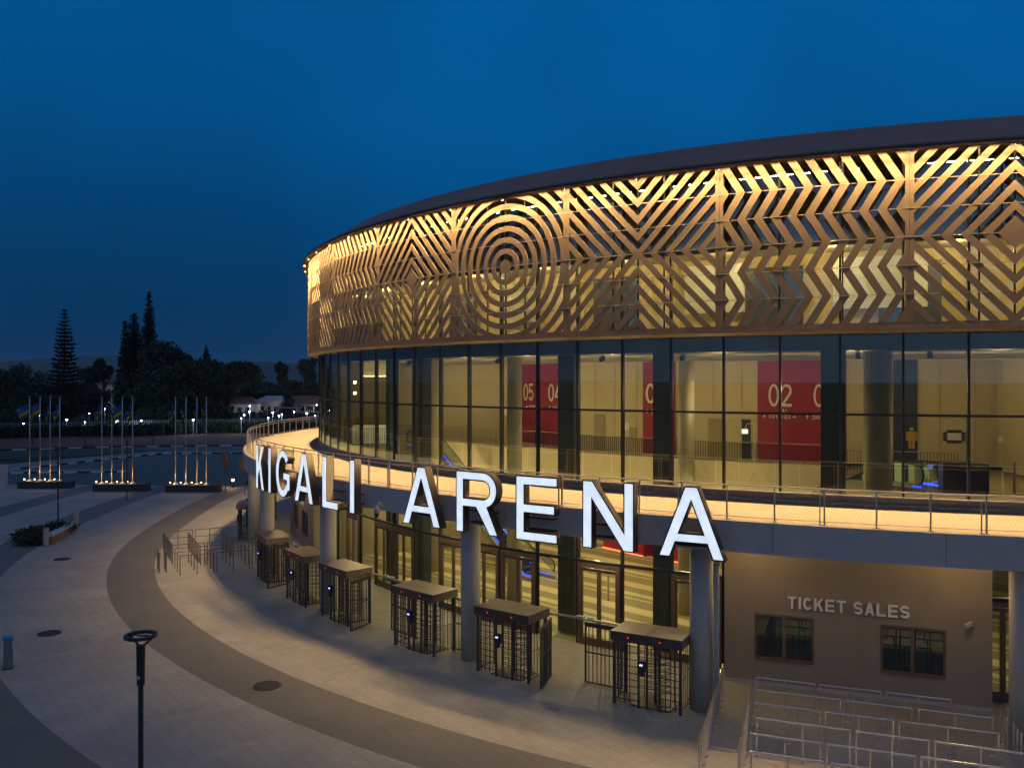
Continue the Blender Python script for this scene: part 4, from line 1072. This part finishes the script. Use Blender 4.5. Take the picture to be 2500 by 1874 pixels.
T = thing('path_light', 'short bollard light glowing warm beside the terrace end', 'path light', (-27.0, 83.2, 0)); MB().tube((0, 0, 0), (0, 0, .62), .12, 12).build('post', M['frame'], T)
MB().tube((0, 0, .62), (0, 0, .80), .11, 12).build('lens', M['e_warm'], T); light('POINT', 'path_glow', (0, -.3, .8), 40, (1, .6, .25), T, .1)
T = thing('shrub', 'small dark ground shrub beyond the path light', 'shrub', (-24.9, 85.5, 0)); b = MB(); leaves(b, (0, 0, .3), (2.2, 1.4, .4), 700, .12, seed=44); b.build('foliage', M['hedge'], T)
for (x, y, h, lb) in ((-78, 140, 6, 'slim unlit street pole far behind the left flags'), (-66, 133, 6.5, 'slim unlit street pole between the left and middle flags'), (-58, 139, 6.5, 'slim unlit street pole behind the middle flags'), (-30.5, 99, 5, 'thin pole on the road left of the terrace end')):
    T = thing('street_pole', lb, 'street lamp', (x, y, 0), 0, 'distant street poles'); MB().tube((0, 0, 0), (0, 0, h), .07, 8, .05).build('pole', M['lamp_metal'], T); MB().box((.35, 0, h), (.9, .16, .07)).build('lamp_head', M['lamp_metal'], T)
# ------------------------------------------------------------------ hedge, palisade, houses, lamps
b = MB(); rnd = random.Random(11)
T = thing('hedge', 'long dark clipped hedge along the top of the red bank', 'hedge', (0, 0, 0))
for k in range(60):
    x = -150+k*2.7; yb = 163+.06*(x+60) if x > -60 else 163-(-60-x)*.5
    leaves(b, (x, yb, 1.45), (2.0, 1.3, 1.25), 150, .4, seed=k+100)
    b.box((x, yb+.4, 1.1), (2.9, 1.2, 2.2))
b.build('foliage', M['hedge'], T)
T = thing('palisade_fence', 'white palisade fence running behind the hedge', 'fence', (0, 0, 0))
b = MB(); br = MB()
pf_ = [(-150, 121), (-60, 166), (-20, 168.5)]
for (x0, y0), (x1, y1) in zip(pf_, pf_[1:]):
    d = math.hypot(x1-x0, y1-y0); a = math.atan2(y1-y0, x1-x0); n_ = int(d/.42)
    for i in range(n_): t = i/n_; b.box((x0+(x1-x0)*t, y0+(y1-y0)*t, 1.5), (.10, .03, 2.8), a)
    for z in (.5, 2.55): br.box(((x0+x1)/2, (y0+y1)/2, z), (d, .06, .08), a)
b.build('pale', M['fencegrey'], T); br.build('rail', M['fencegrey'], T)
def house(x, y, w, d, h, rh, rot, lb, wall, roof, arch=False, porch=False):
    T = thing('house', lb, 'house', (x, y, 0), rad(rot), 'houses behind the hedge')
    MB().box((0, 0, h/2), (w, d, h)).build('wall', wall, T)
    b = MB(); o_ = .7; v = [(-w/2-o_, -d/2-o_, h), (w/2+o_, -d/2-o_, h), (w/2+o_, d/2+o_, h), (-w/2-o_, d/2+o_, h), (-w/2+w*.22, 0, h+rh), (w/2-w*.22, 0, h+rh)]
    for f in ((0, 1, 5, 4), (1, 2, 5), (2, 3, 4, 5), (3, 0, 4), (3, 2, 1, 0)): b.quad(*[v[k] for k in f])
    b.build('roof', roof, T)
    k = max(2, int(w/4.2))
    for i in range(k):
        xx = -w/2+w*(i+.5)/k; fo = MB().box((xx, -d/2-.03, 1.5), (1.5, .08, 1.5)).build('window', M['white_paint'], T); MB().box((xx, -d/2-.08, 1.5), (1.3, .05, 1.3)).build('pane', M['win'], fo)
    MB().box((w*.5/k*1.0-w/2+w/k*.5, -d/2-.04, 1.05), (1.1, .1, 2.1)).build('door', M['win'], T)
    light('POINT', 'house_fill', (w*.3, -d/2-5, 3.4), 260, (.85, .9, 1), T, .2)  # added lamp that brightens the house front, with no fitting there
    if porch:
        b = MB()
        for i in range(6): b.tube((-w/2+w*i/5, -d/2-3, 0), (-w/2+w*i/5, -d/2-3, h-.4), .12, 8)
        b.build('porch_post', M['white_paint'], T); MB().box((0, -d/2-1.6, h-.25), (w+.6, 3.4, .18)).build('porch_roof', roof, T)
def HX(xs, Y): return (xs-1250)*Y/2100
house(HX(592, 262), 262, 9.5, 7, 3.1, 2.2, 4, 'house with red brown hipped roof and pale front, left of the gabled house', M['palewall'], M['rooftile'])
house(HX(668, 272), 272, 9.0, 7, 3.6, 1.8, -8, 'plain pale house in the middle of the row left of the arena', M['housewall'], M['tinroof'])
house(HX(745, 262), 262, 13, 7, 3.0, 2.6, 2, 'house with brown roof and slim porch posts nearest the arena', M['palewall'], M['rooftile'], porch=True)
house(HX(562, 310), 310, 9, 7, 3.6, 2.2, 10, 'small house with light metal roof behind the tree edge', M['housewall'], M['tinroof'])
house(HX(646, 330), 330, 12, 7, 4.6, 2.2, 0, 'light roofed house higher up behind the row', M['housewall'], M['tinroof'])
house(HX(764, 320), 320, 12, 7, 4.0, 2.6, 0, 'grey roofed house above and behind the porch house', M['housewall'], M['tinroof'])
house(HX(282, 300), 300, 8, 7, 4.0, 2.5, 0, 'pale house glimpsed between trees behind the middle flags', M['housewall'], M['tinroof'])
house(HX(278, 420), 420, 12, 8, 8.0, 2.8, 0, 'distant house with long roof seen through the gap in the trees', M['housewall'], M['rooftile'])
for xs, Y, w, z, lb in ((245, 232, 8.5, 1.6, 'long low flat carport roof behind the middle flags'), (66, 226, 8, 1.3, 'low flat carport roof behind the leftmost flags'), (632, 246, 6.5, 3.2, 'white flat canopy roof in front of the red roofed house'), (705, 244, 6.5, 2.0, 'white flat canopy roof left of the porch house')):
    T = thing('carport', lb, 'carport', (HX(xs, Y), Y, 0), 0, 'flat carport roofs behind the fence')
    MB().box((0, 0, z+.5), (w, 4, .16)).build('roof', M['tinroof'], T); b = MB()
    for sx in (-1, 1):
        for sy in (-1, 1): b.tube((sx*w*.45, sy*1.7, 0), (sx*w*.45, sy*1.7, z+.42), .08, 8)
    b.build('post', M['white_paint'], T)
STARS = [(80, 1007), (96, 1014), (57, 1034), (163, 1024), (207, 1030), (218, 1009), (256, 998), (288, 1019), (283, 1028), (312, 1004), (345, 1026), (396, 1013), (471.6, 1024.5),
         (610, 991), (609, 1005), (596, 1013), (589, 1021), (554, 992), (666, 1007), (681, 1015), (688, 1011), (718, 1005), (749, 1009), (773, 988), (655, 1019.5), (769, 1015)]
near_what = ['leftmost stone base', 'middle stone base', 'right stone base', 'houses']
big = {163, 207, 288, 283, 471.6, 610, 596, 666, 609, 681, 718, 749, 57, 80}
for i, (xs, ys) in enumerate(STARS):
    Y = 160 if ys > 1018 else (178 if ys > 1006 else 200); z = 10.4-(ys-927)*Y/2100
    X = HX(xs, Y); br_ = xs in big
    where = 'behind the leftmost flags' if xs < 170 else 'behind the middle flags' if xs < 330 else 'behind the right flags' if xs < 500 else 'before the houses left of the arena'
    lab = f'cool white garden lamp {where}, {"bright" if br_ else "faint"}, {"high" if ys < 1008 else "low"} among its neighbours'
    T = thing('garden_lamp', lab, 'lamp', (X, Y, 0), 0, 'white garden lamps behind the hedge')
    T['px'] = 0; del T['px']
    MB().tube((0, 0, 0), (0, 0, max(.3, z)), .04, 6).build('pole', M['white_paint'], T)
    r_ = .15 if br_ else .10; b = MB()
    b.revolve([(.001, z-r_), (r_*.8, z-r_*.6), (r_, z), (r_*.8, z+r_*.6), (.001, z+r_)], 0, 360, 10, False); b.build('globe', M['e_star'], T)
    if i % 2 == 0: light('POINT', 'garden_glow', (0, -.6, z+.2), 160, (.75, .88, 1), T, .2)
# ------------------------------------------------------------------ trees
def tree(name, lb, X, Y, zc, rx, rz_, n, s, m, seed, lobes=9, cat='tree', trunk=.5, flat=1.):
    T = thing(name, lb, cat, (X, Y, 0), 0, 'trees beyond the road')
    rnd = random.Random(seed); b = MB()
    for k in range(lobes):
        a = rnd.uniform(0, 6.28); q = rnd.uniform(.15, .75); zz = rnd.uniform(-.7, .75)
        c = (rx*q*math.cos(a)*(1-.3*abs(zz)), rx*.7*q*math.sin(a), zc+rz_*zz)
        f = rnd.uniform(.32, .55); leaves(b, c, (rx*f, rx*f, rz_*f), n//lobes, s*1.35, flat, seed*31+k)
    b.build('crown', m, T)
    t = MB(); t.tube((0, 0, 0), (rnd.uniform(-.5, .5), 0, zc-rz_*.3), trunk, 9, trunk*.55)
    for k in range(7):
        a = rnd.uniform(0, 6.28); z0 = max(.5, zc-rz_*rnd.uniform(.5, .95)); t.tube((0, 0, z0), (rx*.6*math.cos(a), rx*.5*math.sin(a), zc+rz_*rnd.uniform(-.2, .6)), trunk*.35, 6, trunk*.1)
    t.build('trunk', M['bark'], T)
def pt(xs, ys, Y): return HX(xs, Y), 10.4-(ys-927)*Y/2100
def araucaria(lb, xs, ytop, Y, wbase, wtop, levels, seed, zbot=3., vs=.10, den=1.):
    X, zt = pt(xs, ytop, Y); T = thing('araucaria_tree', lb, 'pine tree', (X, Y, 0), 0, 'tall tiered araucaria trees')
    rnd = random.Random(seed); tr = MB().tube((0, 0, 0), (0, 0, zt-.4), .38, 8, .05); tr.build('trunk', M['bark'], T); b = MB()
    for i in range(levels):
        t = i/(levels-1); z = zbot+(zt-zbot)*(t**.92); R_ = (wbase*(1-t)**.75*(1+.12*rnd.uniform(-1, 1))+wtop)*(.75 if i == 0 else 1)
        nb = 8 if t < .8 else 5
        for k in range(nb):
            a = 6.283*k/nb+rnd.uniform(-.3, .3); L_ = R_*rnd.uniform(.75, 1.1); dr = .06*L_
            m_ = max(4, int(L_/.28*den))
            for j in range(m_):
                f = (j+.6)/m_; p = Vector((L_*f*math.cos(a), L_*f*math.sin(a), z-dr*4*f*(1-f)+(.10*L_*f*f)+rnd.gauss(0, vs)))
                for _ in range(3):
                    u = Vector((math.cos(a+rnd.gauss(0, .7)), math.sin(a+rnd.gauss(0, .7)), rnd.gauss(.12, .22))).normalized(); v = u.cross(Vector((0, 0, 1)).lerp(Vector((rnd.gauss(0, 1), rnd.gauss(0, 1), 0)), .4)).normalized()
                    s = rnd.uniform(.42, .72)*(.7+.5*(1-t)); b.quad(p-u*s*.5, p+v*s*.38, p+u*s, p-v*s*.38)
    b.build('crown', M['pine'], T)
araucaria('broad tiered araucaria standing alone at the left, wide gaps between whorls', 157, 758, 205, 3.9, .35, 27, 1, 2, vs=.13, den=2.2)
araucaria('tallest slim araucaria with narrow pointed top', 364, 716, 215, 2.5, .35, 40, 2, 8, vs=.24, den=1.4)
araucaria('dense araucaria left of the tallest one', 327, 768, 205, 2.7, .7, 42, 3, 4, vs=.35, den=1.8)
araucaria('shortest narrow araucaria at the left of the tall group', 305, 786, 210, 2.2, .3, 34, 4, 3, vs=.25, den=1.4)
TR = [('dense_tree', 'great dark rounded tree below the tallest araucaria', 395, 925, 195, 9.5, 7.5, 9000, .42, 'leaf', 21, 14),
      ('dense_tree', 'dark tree filling the middle behind the right flags', 470, 950, 185, 8.5, 6.3, 8000, .40, 'leaf', 22, 12),
      ('dense_tree', 'dark tree bottom left of the araucaria group', 325, 960, 200, 5.5, 7, 5000, .40, 'leaf', 23, 9),
      ('dense_tree', 'dark tree low behind the gap between middle and right flags', 415, 985, 180, 8.5, 4.5, 6000, .38, 'leaf', 24, 9),
      ('dense_tree', 'low dark tree edge right of the right flags', 535, 985, 190, 4.6, 4.5, 4000, .36, 'leaf', 25, 8),
      ('flat_tree', 'wide flat topped tree left of the arena on the skyline', 565, 925, 260, 10.5, 5.2, 6000, .5, 'leaf', 26, 12),
      ('flat_tree', 'flat spreading tree above the house roofs', 640, 962, 285, 12, 3.6, 5000, .5, 'leaf2', 27, 12),
      ('flat_tree', 'low spreading tree beside the arena glass', 752, 950, 290, 9, 5.5, 5000, .5, 'leaf', 28, 10),
      ('feathery_tree', 'thin feathery tree at the far left skyline', 75, 935, 240, 9.0, 6.5, 2600, .42, 'leaf2', 29, 10),
      ('dense_tree', 'dark tree mass under the lone araucaria', 150, 985, 210, 8.5, 4.6, 6000, .42, 'leaf', 30, 10),
      ('dense_tree', 'dark tree cut by the left edge of the view', 5, 975, 190, 5.0, 6.5, 5000, .42, 'leaf', 31, 9),
      ('dense_tree', 'broad dark tree behind the leftmost flags', 75, 1000, 200, 8.5, 3.8, 5000, .40, 'leaf', 32, 9),
      ('dense_tree', 'rounded tree alone in the gap with the hill behind', 256, 915, 250, 3.9, 4.6, 2800, .42, 'leaf', 33, 7),
      ('feathery_tree', 'pale feathery tree between lone araucaria and gap', 218, 935, 260, 4.5, 5.0, 1800, .40, 'leaf2', 34, 7),
      ('dense_tree', 'low dark tree under the gap behind the middle flags', 225, 985, 225, 7.5, 4.2, 4500, .42, 'leaf', 35, 9),
      ('spire_tree', 'small pointed tree on the skyline left of the arena', 505, 900, 290, 1.5, 7.0, 900, .4, 'leaf', 36, 6),
      ('feathery_tree', 'hazy feathery tree on the skyline close to the arena', 747, 905, 330, 5.5, 7, 1800, .5, 'leaf2', 37, 8),
      ('spire_tree', 'slim dark tree on the skyline above the flat tree', 690, 905, 320, 3.0, 6, 1400, .45, 'leaf', 38, 7),
      ('spire_tree', 'tiny pointed tree on the skyline above the house row', 610, 892, 330, 1.8, 4.5, 700, .4, 'leaf', 39, 5),
      ('dense_tree', 'dark tree between the plain pale house and the porch house', 700, 985, 255, 3.0, 3.0, 2200, .34, 'leaf', 40, 7),
      ('flat_tree', 'broad tree behind the row of houses', 600, 945, 300, 10, 4.5, 4500, .5, 'leaf', 41, 10),
      ('feathery_tree', 'wispy tree right of the great rounded tree', 448, 895, 240, 4.0, 4.6, 2200, .40, 'leaf', 42, 8)]
for (nm, lb, xs, ys, Y, rx, rz_, n_, s, m, sd, lo) in TR:
    X, z = pt(xs, ys, Y); tree(nm, lb, X, Y, z, rx, rz_, int(n_*.8), s, M[m], sd, lo)
# undergrowth behind the fence, far wooded slope
b = MB(); rnd = random.Random(5)
for k in range(90):
    Y = rnd.uniform(235, 420); X = HX(rnd.uniform(-30, 800), Y); lo_ = X > HX(540, Y); leaves(b, (X, Y, .3 if lo_ and Y < 300 else 2.2+(Y-235)*.02), (7, 5, .8 if lo_ and Y < 300 else 2.6), 130, .7, seed=500+k)
struct(b.build('undergrowth', M['hedge']), 'stuff')
# hills
def hill(name, ridge, Y, depth):
    b = MB()
    pts = [((x-1250)*Y/2100, 10.4-(y-927)*Y/2100) for x, y in ridge]
    for (x0, z0), (x1, z1) in zip(pts, pts[1:]):
        for (f0, f1) in ((0, .5), (.5, 1)):
            y0 = Y-depth*(1-f0); y1 = Y-depth*(1-f1); h0, h1 = (0, .62) if f0 == 0 else (.62, 1)
            b.quad((x0, y0, z0*h0), (x1, y0, z1*h0), (x1, y1, z1*h1), (x0, y1, z0*h1))
        b.quad((x0, Y, z0), (x1, Y, z1), (x1, Y+depth, 0), (x0, Y+depth, 0))
    o = struct(b.build(name, M['hill'], smooth=True)); return o
hill('hills', [(-400, 905), (-150, 898), (0, 890), (60, 884), (120, 878), (160, 872), (200, 868), (240, 866), (285, 867), (330, 872), (400, 880), (470, 884), (560, 888), (640, 890), (760, 893), (900, 900), (1200, 905)], 4200, 1500)
hill('hills', [(-400, 918), (0, 912), (200, 900), (360, 893), (440, 886), (500, 884), (560, 886), (640, 882), (700, 886), (800, 884), (1000, 900)], 2600, 900)

# ------------------------------------------------------------------ evening air: one closed box round the scene
m = bpy.data.materials.new('evening_air'); m.use_nodes = True; N = m.node_tree.nodes; L = m.node_tree.links; N.clear()
o_ = N.new("ShaderNodeOutputMaterial"); pv = N.new("ShaderNodeVolumePrincipled"); pv.inputs["Color"].default_value = (.75, .88, 1, 1); pv.inputs["Density"].default_value = .00008
L.new(pv.outputs[0], o_.inputs["Volume"])
struct(MB().box((0, 4700, 75), (19000, 15800, 160)).build('haze', m), 'stuff')
